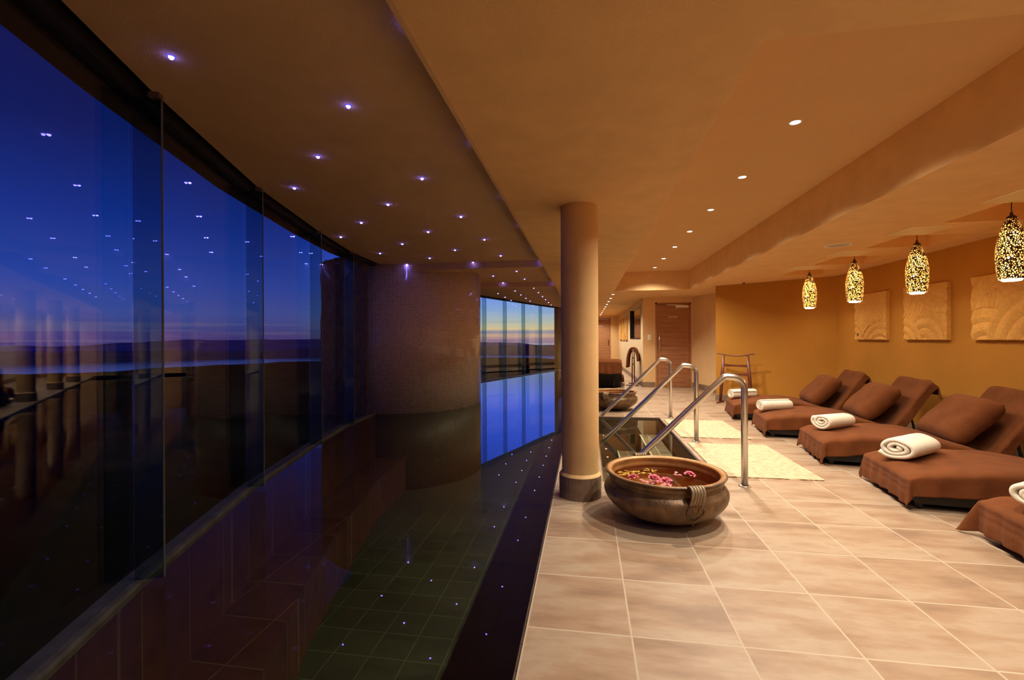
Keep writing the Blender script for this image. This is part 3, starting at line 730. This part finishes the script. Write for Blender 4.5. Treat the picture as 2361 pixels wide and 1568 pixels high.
mat_rug(1.145, 1.972, 4.215, 5.51, 'woven straw mat behind the bronze bowl, nearer of the two', 1)
mat_rug(1.135, 1.942, 5.83, 7.065, 'woven straw mat by the far end of the plunge pool', 2)

# ------------------------------------------------------------------ bronze bowls with floating flowers
def bowl(x, y, rz, label, cat_group='bronze bowls on the deck'):
    t = thing('bronze_bowl', label, 'bowl', (x, y, 0), rz, cat_group)
    prof = [(0, 0), (.10, .003), (.19, .018), (.27, .045), (.34, .085), (.382, .130), (.398, .165), (.400, .195), (.390, .220), (.366, .240), (.362, .247), (.366, .262), (.372, .272),
            (.376, .290), (.388, .300), (.392, .307), (.388, .313), (.372, .314), (.352, .308), (.347, .298), (.350, .275), (.345, .255), (.352, .235), (.366, .205), (.362, .165), (.335, .11), (.26, .06), (.15, .03), (0, .018)]
    P = [Vector((r, 0, z)) for r, z in prof]
    sm = catmull(P, 3); sm = [(max(p.x, 0), p.z) for p in sm]; sm[0] = (0, 0); sm[-1] = (0, .018)
    kr = max(range(len(sm)), key=lambda q: sm[q][1])
    obj('bowl_body', lathe(sm[:kr+1], 96), m_bronze, t, smooth=True)
    obj('bowl_lining', lathe(sm[kr:], 96), m_lining, t, smooth=True)
    for a in (-PI/2, PI/2):
        M = Matrix.Rotation(a, 4, 'Z')
        bm = BM()
        for k in range(5):                                          # ribbed strap curling from the rim down to the shoulder
            off = (-.036+.018*k); pts = []
            for (r, z) in ((.375, .312), (.398, .322), (.422, .316), (.434, .295), (.430, .270), (.420, .245), (.412, .228), (.402, .216)):
                pts.append(M @ Vector((r, off, z)))
            add_tube(bm, catmull(pts, 3), .0098, 8, flat=.8)
        h = obj('handle', bm, pbr('worn_bronze', (.26, .19, .11), .45, metal=.3, var=.35, vscale=30) if 'worn_bronze' not in MATS else MATS['worn_bronze'], t, smooth=True)
        bm = BM()                                                    # raised heart under the strap
        def onb(u, v):
            z = .205-v; r = .402 if z > .16 else .402-(.16-z)*.55
            return M @ Vector((r*math.cos(u/.4), r*math.sin(u/.4), z))
        for s_ in (-1, 1):
            hp = [(0, .105), (s_*.022, .088), (s_*.046, .062), (s_*.056, .038), (s_*.050, .018), (s_*.034, .010), (s_*.020, .020), (s_*.018, .034)]
            add_tube(bm, catmull([onb(u, v) for u, v in hp], 4), .0048, 8)
        add_tube(bm, catmull([onb(0, .10), onb(0, .118), onb(.006, .128)], 3), .004, 8)
        obj('heart_ornament', bm, m_bronze, h, smooth=True)
    return t
BX, BY = .522, 3.238
bowl(BX, BY, math.radians(17), 'wide bronze bowl of water and floating flowers at the foot of the column')
bowl(.462, 8.03, math.radians(-20), 'second bronze bowl beyond the plunge pool, half hidden by the column')
for x, y, l in ((BX, BY, 'water filling the flower bowl beside the column'), (.462, 8.03, 'water in the second bowl beyond the plunge pool')):
    o = obj('bowl_water', lathe([(0, .245), (.18, .245), (.3472, .245)], 64), m_bowlwater, None, loc=(x, y, 0)); tag(o, l, 'water', kind='stuff')
def petal(bm, M, L, W, curl, cup):
    n = 5; rows = []
    for i in range(n+1):
        t = i/n; w = W*math.sin(PI*min(.98, .12+t*.80))**.7; z = cup*L*t**1.6-curl*L*max(0, t-.65)**1.5*3; row = []
        for k in range(5):
            s_ = -1+k/2; row.append(bm.verts.new(M @ Vector((L*t*(1-.08*abs(s_)), w*s_*.5, z+.25*w*s_*s_))))
        rows.append(row)
    for a, c in zip(rows, rows[1:]):
        for k in range(4): bm.faces.new((a[k], a[k+1], c[k+1], c[k]))
def rose(x, y, z, s, label, mat=None, seed=0):
    rnd = random.Random(seed); bm = BM()
    for ring, (n, L, tilt) in enumerate(((8, 1.0, 18), (7, .85, 38), (6, .68, 58), (5, .5, 74), (3, .34, 84))):
        for k in range(n):
            a = 2*PI*(k+ring*.4)/n+rnd.uniform(-.2, .2)
            M = Matrix.Rotation(a, 4, 'Z') @ Matrix.Translation((.12*s*(1-ring*.18), 0, .05*s*ring)) @ Matrix.Rotation(-math.radians(tilt+rnd.uniform(-8, 8)), 4, 'Y')
            petal(bm, M, s*L, s*L*.95, .45, .12)
    o = obj('rose', bm, mat or m_rose, None, smooth=True, loc=(x, y, z), rot=(rnd.uniform(-.3, .3), rnd.uniform(-.3, .3), rnd.uniform(0, 6)))
    tag(o, label, 'flower', 'roses floating in the bowl'); return o
ZB = .252
rose(.452, 3.215, ZB, .042, 'deep pink rose in the cluster, behind the petals', seed=1)
rose(.520, 3.165, ZB, .040, 'deep pink rose at the front right of the cluster', seed=2)
rose(.312, 3.215, ZB, .038, 'deep pink rose at the left edge of the bowl', seed=3)
rose(.705, 3.330, ZB+.004, .038, 'single pink rose floating alone at the right of the bowl', seed=4)
rose(.430, 3.085, ZB-.004, .046, 'opened pale pink rose at the front rim of the bowl', m_palepink, seed=5)
def flat_petal(name, x, y, L, W, mat, label, group, seed):
    rnd = random.Random(seed); bm = BM(); petal(bm, Matrix.Identity(4), L, W, .1, .12)
    bmesh.ops.solidify(bm, geom=bm.faces[:], thickness=.0006)
    o = obj(name, bm, mat, None, smooth=True, loc=(x, y, .2465), rot=(0, 0, rnd.uniform(0, 6.28))); tag(o, label, 'petal', group)
for k, (x, y) in enumerate(((.60, 3.365), (.622, 3.392), (.625, 3.345))):
    flat_petal('pink_petal', x, y, .034, .026, m_palepink, 'pale pink petal floating in the middle of the bowl, %s of three' % ('leftmost', 'farthest', 'nearest')[k], 'pale pink petals in the bowl middle', k)
rnd = random.Random(4)
for k in range(46):
    a = rnd.uniform(0, 1); x = .245+.235*a+rnd.uniform(-.02, .02); y = 3.33+.09*a+rnd.uniform(-.055, .05)
    flat_petal('yellow_petal', x, y, rnd.uniform(.022, .036), rnd.uniform(.009, .014), m_yellow, 'narrow yellow petal afloat among many at the back left of the bowl', 'yellow petals afloat in the bowl', 100+k)
for k, (x, y) in enumerate(((.395, 3.15), (.375, 3.175), (.415, 3.165), (.47, 3.08), (.51, 3.10), (.535, 3.085))):
    flat_petal('pink_petal', x, y, .036, .028, m_palepink, 'pale pink petal among those drifting at the near rim of the bowl', 'pale pink petals at the near rim', 40+k)

# ------------------------------------------------------------------ loungers
PROF = [(0, .255), (.15, .266), (.35, .286), (.58, .302), (.80, .294), (1.0, .258), (1.16, .205), (1.225, .198), (1.285, .258), (1.565, .69), (1.605, .712), (1.635, .695)]
LW = .72
def path(prof, step=.025):
    P = catmull([Vector((s, 0, z)) for s, z in prof], 8); out = [P[0]]; acc = 0
    for a, c in zip(P, P[1:]):
        seg = (c-a).length
        while acc+seg >= step:
            t = (step-acc)/seg; a = a+(c-a)*t; out.append(a.copy()); seg = (c-a).length; acc = 0
        acc += seg
    return out
def lounger(x, y, rz, label, seed, group='brown draped loungers along the right wall', foot_drop=.20, flare=.07, side=.145, head=6):
    """local x runs foot to head, local y across"""
    rnd = random.Random(seed)
    t = thing('lounger', label, 'lounger', (x, y, 0), rz, group)
    # padded frame: flat base, then the slab of the raised back
    up = [(s+.0, z-.022) for s, z in PROF]
    low = [(1.55, .60), (1.29, .16), (1.24, .05), (1.10, .042), (.04, .042)]
    pts = [(.012, .06), (.012, .232)]+up[1:-1]+[(1.62, .68)]+low
    bm = BM(); a = [bm.verts.new((s, -LW/2+.02, z)) for s, z in pts]; b = [bm.verts.new((s, LW/2-.02, z)) for s, z in pts]; n = len(pts)
    bm.faces.new(a); bm.faces.new(b[::-1])
    for i in range(n): bm.faces.new((a[i], a[(i+1) % n], b[(i+1) % n], b[i]))
    bmesh.ops.triangulate(bm, faces=[f for f in bm.faces if len(f.verts) > 4])
    obj('padded_base', bm, m_frame, t)
    for sx_, sy_ in ((.06, -1), (.06, 1), (1.12, -1), (1.12, 1)):
        bm = BM(); add_lathe(bm, [(0, 0), (.017, 0), (.021, .01), (.026, .06), (.026, .07), (0, .07)], 16, M=Matrix.Translation((sx_, sy_*(LW/2-.06), 0)))
        obj('leg', bm, m_frame, t, smooth=True)
    # prop bar behind the back
    bm = BM()
    for s_ in (-1, 1): add_tube(bm, [(1.45, s_*.2, .44), (1.54, s_*.2, .012)], .012, 8)
    add_tube(bm, [(1.54, -.2, .012), (1.54, .2, .012)], .012, 8); obj('back_prop', bm, m_frame, t, smooth=True)
    # towel cover draped over everything
    P = path(PROF); S = .02; nf = int(foot_drop/S); nb = head
    W2 = LW/2+.004; ts = []
    k = -1.0
    nside = 9; nmid = 22
    tt = [-(W2+side*(1-i/nside)) for i in range(nside)]+[-W2+2*W2*i/nmid for i in range(nmid+1)]+[W2+side*((i+1)/nside) for i in range(nside)]
    ph = [rnd.uniform(0, 6) for _ in range(6)]
    bm = BM(); rows = []
    L = len(P)
    for i in range(-nf, L+nb):
        row = []
        for tv in tt:
            b_ = max(0.0, abs(tv)-W2); sg = 1 if tv > 0 else -1
            yy = max(-W2, min(W2, tv))
            if i < 0: a_ = -i*S; base = P[0]; s0 = base.x-.012
            elif i >= L: a_ = (i-L+1)*S; base = P[-1]; s0 = base.x+.006
            else: a_ = 0.0; base = P[i]; s0 = base.x
            z0 = base.z
            ed = min(1, b_/.03) if a_ == 0 else 1
            wr = .0025*math.sin(s0*9+yy*14+ph[0])+.002*math.sin(s0*23-yy*9+ph[1])+.0015*math.sin(yy*31+s0*5+ph[2])
            if a_ == 0 and b_ == 0:
                e = W2-abs(yy); drop = .016*max(0, 1-e/.03)**2
                x_, y_, z_ = s0, yy, z0-drop+wr
                if i < 3: z_ -= (3-i)**2*.0022
                if i > L-4: z_ -= (4-(L-i))**2*.0015
            elif a_ > 0 and b_ == 0:
                fold = (.013*math.sin(yy*40+ph[3])+.007*math.sin(yy*83+ph[4]))*min(1, a_/.12)
                dr = -1 if i < 0 else 1
                x_ = s0+dr*(.014+.02*a_+ (fold+.008 if True else 0)); y_ = yy; z_ = z0-.018-a_
                if i < 0 and .03 < a_ < .11 and (-i) % 2: x_ += .007   # woven border stripes
                z_ += .008*math.sin(yy*9+ph[5])*a_/foot_drop
            elif a_ == 0:
                fold = (.008*math.sin(s0*24+ph[4])+.004*math.sin(s0*55+ph[3]))*min(1, b_/.1)
                sl = 1.0
                sl = 1.0-.5*max(0, min(1, (s0-1.15)/.2))
                x_ = s0+(.0 if s0 < 1.3 else .30*b_); y_ = sg*(W2+.008+.02*b_+fold); z_ = z0-.016-b_*sl+.010*math.sin(s0*6+ph[2])*b_/side
            else:
                rho = math.hypot(a_, b_); phi = math.atan2(b_, a_); ro_ = .014+(.06+flare*4*math.sin(2*phi)**2)*rho**1.0*.55
                fl = 1+.25*math.sin(phi*8+ph[1])
                dr = -1 if i < 0 else 1
                x_ = s0+dr*ro_*math.cos(phi)*fl; y_ = sg*(W2+ro_*math.sin(phi)*fl); z_ = z0-.018-rho*(1-.15*flare*math.sin(2*phi))
                if i >= L: x_ += .10*b_
            row.append(bm.verts.new((x_, y_, max(.012, z_))))
        rows.append(row)
    for A, B in zip(rows, rows[1:]):
        for q in range(len(A)-1): bm.faces.new((A[q], A[q+1], B[q+1], B[q]))
    o = obj('towel_cover', bm, m_towel, t, smooth=True)
    md = o.modifiers.new('thickness', 'SOLIDIFY'); md.thickness = .006; md.offset = 1
    sb = o.modifiers.new('soft', 'SUBSURF'); sb.levels = 1; sb.render_levels = 1
    return t
def pillow(x, y, rz, label, seed, along=1.165, zc=.44, tilt=46, W=.68, Hh=.52, T=.23):
    """cushion in a towelling slip leaning on the raised back; placed in the lounger's own axes"""
    rnd = random.Random(seed); bm = BM(); nu, nv = 26, 18; grids = []
    for side_ in (1, -1):
        G = []
        for i in range(nu+1):
            row = []
            for j in range(nv+1):
                u = -1+2*i/nu; v = -1+2*j/nv
                e = max(0, (1-u**4))*max(0, (1-v**4)); th = T/2*e**.42
                px = u*W/2*(1-.06*(1-v*v)*0-.05*v*v*0-.05*(1-abs(v))*u*u*.8); py = v*Hh/2*(1-.10*(1-abs(u))*0-.06*(1-u*u)*v*v*.0)
                px *= 1-.05*math.cos(v*PI/2); py *= 1-.03*math.cos(u*PI/2); rc = (u*u*v*v)**2; px *= 1-.06*rc; py *= 1-.08*rc
                wr = .004*math.sin(u*7+v*5+seed)*e+.003*math.sin(u*15-v*9+seed*2)*e
                row.append((px, py, side_*th+wr))
            G.append(row)
        grids.append(G)
    V = []
    for q, G in enumerate(grids):
        V.append([[bm.verts.new(Vector(c)) for c in row] for row in G])
    for q in (0, 1):
        for i in range(nu):
            for j in range(nv): bm.faces.new((V[q][i][j], V[q][i+1][j], V[q][i+1][j+1], V[q][i][j+1]))
    bmesh.ops.remove_doubles(bm, verts=bm.verts[:], dist=.0015)
    # pillow axes: local X across the lounger, local Y up the slope
    a = math.radians(tilt)
    R = Matrix(((0, math.cos(a), -math.sin(a)), (1, 0, 0), (0, math.sin(a), math.cos(a)))).to_4x4()
    Mw = Matrix.Translation((x, y, 0)) @ Matrix.Rotation(rz, 4, 'Z') @ Matrix.Translation((along, 0, zc)) @ R
    o = obj('pillow', bm, m_towel, None, smooth=True); o.matrix_world = Mw
    # slip hem along the open end
    bm = BM(); pts = [(W/2*.985*1, -Hh/2*.95+Hh*.95*k/12, .004*math.sin(k*1.3)) for k in range(13)]
    add_tube(bm, pts, .006, 8); h = obj('slip_hem', bm, m_towel, o, smooth=True)
    tag(o, label, 'pillow', 'brown pillows on the loungers'); return o
def towel_roll(x, y, z, rz, label, L=.30, W=.19, H=.135, seed=0):
    rnd = random.Random(seed); n = 96; turns = 2.6; ctr = []
    for k in range(n+1):
        t = k/n; th = t*turns*2*PI+seed; r = .13+.87*t
        ctr.append(Vector((math.cos(th)*r*(W/2-.012)*(1+.05*math.sin(th*2+seed)), math.sin(th)*r*(H/2-.012)*(1+.06*math.sin(th*3+seed*2)), 0)))
    th_ = .46*.87*((W+H)/4-.012)/turns
    def off(k, s_, sh):
        a = ctr[max(k-1, 0)]; c = ctr[min(k+1, n)]; d = (c-a).normalized(); nn = Vector((d.y, -d.x, 0)); return ctr[k]+nn*s_*th_*sh
    bm = BM(); slices = [(-L/2, .55, .96), (-L/2+.006, .85, .985), (-L/2+.016, 1, 1), (-L/4, 1, 1.02), (0, 1, 1.01), (L/4, 1, 1.02), (L/2-.016, 1, 1), (L/2-.006, .85, .985), (L/2, .55, .96)]
    rings = []
    for ax, sh, sc_ in slices:
        ring = [off(k, 1, sh) for k in range(n+1)]+[off(k, -1, sh) for k in range(n, -1, -1)]
        rings.append([bm.verts.new((ax, p.x*sc_, p.y*sc_)) for p in ring])
    m_ = len(rings[0])
    for A, B in zip(rings, rings[1:]):
        for k in range(m_): bm.faces.new((A[k], A[(k+1) % m_], B[(k+1) % m_], B[k]))
    for rg in (rings[0], rings[-1]):
        for k in range(n): bm.faces.new((rg[k], rg[k+1], rg[m_-2-k], rg[m_-1-k]))
    lo = min(v.co.z for v in bm.verts)
    o = obj('rolled_towel', bm, m_white, None, smooth=True, loc=(x, y, z-lo), rot=(0, 0, rz))
    tag(o, label, 'towel', 'rolled cream towels on the loungers'); return o
RZ = math.radians(-9)
def loc(lx, ly, o, rz=RZ): return (o[0]+lx*math.cos(rz)-ly*math.sin(rz), o[1]+lx*math.sin(rz)+ly*math.cos(rz))
LP = [((2.30, 2.80), 'brown draped lounger cut off by the right edge of the frame, nearest', 'left'), ((2.30, 3.955), 'brown draped lounger with the biggest towel roll in view'),
      ((2.29, 5.10), 'brown draped lounger in the middle of the row'), ((2.23, 6.33), 'brown draped lounger second from the far end'), ((2.23, 7.55), 'brown draped lounger farthest along the right wall')]
for k, (p, l, *_) in enumerate(LP):
    lounger(p[0], p[1], RZ, l, 3+k, flare=.16 if k == 0 else .07, foot_drop=.21 if k == 0 else .20)
PIL = ['brown pillow on the nearest lounger, outside the frame', 'brown pillow on the lounger with the biggest towel roll, outside the frame', 'brown pillow at the right edge of the frame, largest in view', 'brown pillow between the two others in view', 'brown pillow on the farthest lounger']
for k in range(5):
    if k < 2: continue
    pillow(LP[k][0][0], LP[k][0][1], RZ, PIL[k], k+1)
towel_roll(*loc(.17, .14, LP[0][0]), .272, math.radians(30), 'rolled cream towel cut by the right edge of the frame', L=.40, W=.25, H=.17, seed=1)
towel_roll(*loc(.17, .10, LP[1][0]), .272, math.radians(36), 'rolled cream towel, biggest one fully in view', W=.27, H=.175, L=.41, seed=2)
towel_roll(*loc(.20, .10, LP[2][0]), .272, math.radians(28), 'rolled cream towel third from the right edge of the frame', L=.36, W=.24, H=.17, seed=3)
towel_roll(*loc(.17, .12, LP[3][0]), .272, math.radians(18), 'slender rolled cream towel on the second farthest lounger', L=.43, W=.18, H=.15, seed=4)
towel_roll(*loc(.17, .16, LP[4][0]), .272, math.radians(20), 'rolled cream towel on the farthest lounger, behind the handrail post', L=.42, W=.20, H=.15, seed=5)
# lounger with its back to us beyond the second bowl
lounger(.62, 12.75, math.radians(-96), 'brown draped lounger beyond the second bowl, its raised back towards us', 20, group='lone lounger near the hall', side=.12, head=15)

# ------------------------------------------------------------------ towel stands
def towel_stand(x, y, rz, label, towel=False):
    t = thing('towel_stand', label, 'towel stand', (x, y, 0), rz, 'dark wooden towel stands')
    W, H = .54, .90
    for s_ in (-1, 1):
        obj('post', tube([(s_*(W/2), 0, .02), (s_*(W/2-.03), 0, .45), (s_*(W/2-.06), 0, H-.012)], [.013, .017, .012], 12, flat=2.0), m_wood, t, smooth=True)
        bm = box(-.018, .018, -.15, .15, 0, .028, bevel=.006, M=Matrix.Translation((s_*W/2, 0, 0))); obj('foot', bm, m_wood, t)
    pts = catmull([(-W/2-.055, 0, H+.012), (-W/2-.01, 0, H+.016), (-W/4, 0, H-.012), (0, 0, H-.022), (W/4, 0, H-.012), (W/2+.01, 0, H+.016), (W/2+.055, 0, H+.012)], 6)
    obj('top_rail', tube(pts, .014, 10, flat=.8), m_wood, t, smooth=True)
    for z, wd in ((H-.20, W/2-.045), (H-.36, W/2-.035)):
        bm = BM(); nseg = 12; V = []
        for k in range(nseg+1):
            x_ = -wd+2*wd*k/nseg; c = .012*(1-(x_/wd)**2)
            V.append([bm.verts.new((x_, yy, zz)) for yy, zz in ((-.009, z-.026+c*.8), (.009, z-.026+c*.8), (.009, z+.026-c*.8), (-.009, z+.026-c*.8))])
        for A, B in zip(V, V[1:]):
            for q in range(4): bm.faces.new((A[q], A[(q+1) % 4], B[(q+1) % 4], B[q]))
        bm.faces.new(V[0][::-1]); bm.faces.new(V[-1]); obj('cross_rail', bm, m_wood, t)
    return t
towel_stand(2.70, 8.95, math.radians(-35.5), 'dark wooden towel stand with a curved empty top rail before the angled wall')
towel_stand(1.22, 12.35, math.radians(78), 'dark wooden towel stand seen end-on by the hall window')
bm = BM(); pr = [(-.115, .62), (-.105, .74), (-.07, .86), (-.025, .93), (.025, .93), (.065, .86), (.10, .70), (.115, .46)]
cp_ = catmull([Vector((0, a, c)) for a, c in pr], 4); rows = []
for k in range(13):
    u = -.21+.42*k/12; rows.append([bm.verts.new((u, p.y+.006*math.sin(u*50), p.z+.006*math.sin(u*30))) for p in cp_])
for A, B in zip(rows, rows[1:]):
    for q in range(len(A)-1): bm.faces.new((A[q], A[q+1], B[q+1], B[q]))
o = obj('hanging_towel', bm, m_towel, None, smooth=True, loc=(1.22, 12.35, 0), rot=(0, 0, math.radians(78)))
md = o.modifiers.new('thickness', 'SOLIDIFY'); md.thickness = .045; md.offset = 1
tag(o, 'brown towel hung over the stand by the hall window', 'towel')

# ------------------------------------------------------------------ carved wall panels
def carved_panel(w, h, design, depth=.032):
    """relief in local x (across), z (up), facing -y"""
    nx, nz = int(w*150), int(h*150); bm = BM(); V = []
    def hgt(x, z):
        for cx, cz, r0, r1, pitch in design:
            r = math.hypot(x-cx*w, z-cz*h)
            if r0 <= r <= r1:
                u = (r-r0)/pitch % 1
                return .018*min(1, abs(u-.5)*2.6)**.7+.006*u
        return .020
    for j in range(nz+1):
        row = []
        for i in range(nx+1):
            x, z = w*i/nx, h*j/nz; e = min(x, w-x, z, h-z)
            row.append(bm.verts.new((x-w/2, -depth-hgt(x, z)*(1 if e > .004 else .6), z)))
        V.append(row)
    for j in range(nz):
        for i in range(nx): bm.faces.new((V[j][i], V[j][i+1], V[j+1][i+1], V[j+1][i]))
    bk = [bm.verts.new(p) for p in ((-w/2, 0, 0), (w/2, 0, 0), (w/2, 0, h), (-w/2, 0, h))]
    bm.faces.new(bk)
    bm.faces.new([bk[0], bk[1]]+[V[0][i] for i in range(nx, -1, -1)]); bm.faces.new([bk[2], bk[3]]+V[-1])
    bm.faces.new([bk[3], bk[0]]+[V[j][0] for j in range(nz+1)]); bm.faces.new([bk[1], bk[2]]+[V[j][-1] for j in range(nz, -1, -1)])
    return bm
m_art = pbr('pale_carved_sandstone', (.70, .37, .085), .85, var=.10, vscale=25, bump=.35, bscale=120)
D1 = [(.80, -.30, 0, .46, .10), (-.10, -.05, 0, .34, .10), (.25, .42, .06, .52, .12)]
D2 = [(-.05, -.10, 0, .36, .10), (.50, -.05, .0, .36, .12), (.95, 1.35, .1, .58, .12), (-.25, .85, 0, .75, .11)]
D3 = [(1.02, -.12, 0, .56, .14), (.22, -.25, 0, .50, .14), (.45, .45, .22, .50, .13), (-1.3, .9, .3, 1.3, .10)]
def art(name_label, y0, y1, z0, h, design, group, xw=XR, knob=False):
    w = abs(y1-y0)
    o = obj('wall_panel', carved_panel(w, h, design), m_art, None, loc=(xw, (y0+y1)/2, z0), rot=(0, 0, -PI/2))
    o.location.x = xw-.001
    tag(o, name_label, 'wall panel', group)
    if knob: obj('round_knot', lathe([(0, .012), (.018, .011), (.026, .006), (.028, 0)], 20), pbr('dark_knot', (.06, .035, .015), .5), o, smooth=True, loc=(-w/2+.085, -.044, .075), rot=(PI/2, 0, 0))
    return o
# facing -x, local x runs towards -y: the panel's left edge in view is the far one
art('carved stone panel with a dark round knot at its lower left, farthest on the right wall', 6.95, 7.68, 1.170, .665, D1, 'carved panels on the right wall', knob=True)
art('carved stone panel in the middle of the three on the right wall', 5.89, 6.60, 1.170, .66, D2, 'carved panels on the right wall')
art('carved stone panel cut by the right edge of the frame', 4.83, 5.555, 1.170, .66, D3, 'carved panels on the right wall')
for (a, c, l, D_) in ((15.9, 16.8, 'carved panel on the hall wall, nearest the hall window', D1), (17.1, 17.95, 'carved panel on the hall wall, middle of three', D2), (18.3, 19.4, 'carved panel on the hall wall, farthest of three', D3)):
    art(l, a, c, 1.16, .78, D_, 'carved panels on the hall wall', xw=1.40)

# ------------------------------------------------------------------ doors, switch, hall window
mt, nt, out = nodes('boarded_oak_door'); b = nt.nodes.new('ShaderNodeBsdfPrincipled'); nt.links.new(b.outputs[0], out.inputs[0]); b.inputs['Roughness'].default_value = .5
t_ = nt.nodes.new('ShaderNodeTexCoord'); mp = nt.nodes.new('ShaderNodeMapping'); mp.inputs['Scale'].default_value = (1.5, 8, 22); nt.links.new(t_.outputs['Object'], mp.inputs[0])
n_ = nt.nodes.new('ShaderNodeTexNoise'); n_.inputs['Scale'].default_value = 2; n_.inputs['Detail'].default_value = 6; nt.links.new(mp.outputs[0], n_.inputs['Vector'])
r_ = ramp(nt, [(.3, (.36, .155, .065)), (.5, (.43, .195, .085)), (.7, (.48, .225, .10))], n_.outputs[0]); nt.links.new(r_.outputs[0], b.inputs['Base Color']); m_door = mt
m_sign = pbr('pale_sign_letters', (.85, .80, .70), .4)
def text_obj(s, size, mat, parent, loc, rot, name='lettering'):
    cu = bpy.data.curves.new(name, 'FONT'); cu.body = s; cu.size = size; cu.extrude = .0015; cu.align_x = 'CENTER'; cu.space_character = 1.12; cu.offset = .0008
    tmp = bpy.data.objects.new(name, cu); C.objects.link(tmp)
    dg = bpy.context.evaluated_depsgraph_get(); me = bpy.data.meshes.new_from_object(tmp.evaluated_get(dg)); C.objects.unlink(tmp); bpy.data.objects.remove(tmp)
    o = bpy.data.objects.new(name, me); C.objects.link(o); me.materials.clear(); me.materials.append(mat); o.parent = parent; o.location = loc; o.rotation_euler = rot; return o
def door(name, x0, x1, y, h, text, handle, label):
    t = bpy.data.objects.new(name, None); C.objects.link(t); t.location = ((x0+x1)/2, y, 0); t['kind'] = 'structure'; t['label'] = label
    w = x1-x0
    bm = BM(); nb = 18; fh = h-.03
    for s_ in (-1, 1): add_box(bm, s_*(w/2-.02)-.02, s_*(w/2-.02)+.02, 0, .10, 0, h)
    add_box(bm, -w/2, w/2, 0, .10, h-.04, h); obj('door_frame', bm, m_door, t)
    lf = BM(); dw = w/2-.043
    for s_ in (-1, 1): add_box(lf, s_*(dw-.05)-.05, s_*(dw-.05)+.05, .028, .068, .006, h-.044)
    for k in range(nb):
        z0 = .008+(h-.054)*k/nb; z1 = .008+(h-.054)*(k+1)/nb-.006
        add_box(lf, -dw+.10, dw-.10, .030, .066, z0, z1)
    add_box(lf, -dw+.09, dw-.09, .040, .060, .006, h-.046)
    leaf = obj('door_leaf', lf, m_door, t)
    text_obj(text, .062, m_sign, leaf, (0, .0285, h-.375), (PI/2, 0, 0))
    if handle:
        bm = BM(); add_tube(bm, [(-dw+.055, -.012, .90), (-dw+.055, -.012, 1.30)], .010, 12)
        for z in (.95, 1.25): add_tube(bm, [(-dw+.055, -.012, z), (-dw+.055, .03, z)], .007, 8)
        obj('door_handle', bm, m_steel, leaf, smooth=True)
        bm = BM(); add_box(bm, .06, .36, -.02, .028, h-.13, h-.075); cl = obj('door_closer', bm, m_white_plastic, leaf)
        bm = BM(); add_tube(bm, [(.32, 0, h-.072), (-.16, -.02, h-.052)], .010, 8); obj('closer_arm', bm, m_white_plastic, cl)
        for z in (.25, 1.05, 1.85):
            bm = BM(); add_lathe(bm, [(0, -.05), (.008, -.05), (.008, .05), (0, .05)], 10, M=Matrix.Translation((dw+.004, .024, z))); obj('hinge', bm, m_steel, leaf)
    else:
        bm = BM()
        for s_ in (0, .13):
            add_tube(bm, catmull([(dw-.06, .028, 1.02+s_), (dw-.06, -.02, 1.04+s_), (dw-.075, -.025, 1.0+s_), (dw-.06, -.02, .93+s_)], 4), .010, 8)
        obj('door_handle', bm, m_dark, leaf, smooth=True)
    return t
door('door_1', DX0, DX1, 11.80, DH, 'SAUNA', True, 'boarded wooden sauna door with a white sign')
door('door_2', EX0, EX1, YE, 2.12, 'SAUNA', False, 'boarded wooden door at the end of the hall')
t = thing('light_switch', 'white light switch plate left of the sauna door', 'switch', (1.562, 11.80, 1.235))
obj('plate', box(-.042, .042, -.008, 0, -.065, .065, bevel=.003), m_white_plastic, t)
for z in (-.036, .0, .036): obj('rocker', box(-.018, .018, -.012, -.008, z-.013, z+.013, bevel=.0015), m_white_plastic, t)
bm = BM()
add_box(bm, 1.395, 1.545, WY0, WY0+.03, WZ0, WZ1); add_box(bm, 1.395, 1.545, WY1-.03, WY1, WZ0, WZ1)
add_box(bm, 1.395, 1.545, WY0+.03, WY1-.03, WZ0, WZ0+.03)
fr = struct('window_20', bm, m_dark)
bm = BM(); add_box(bm, 1.46, 1.468, WY0+.03, WY1-.03, WZ0+.03, WZ1); obj('pane', bm, m_glass, fr)
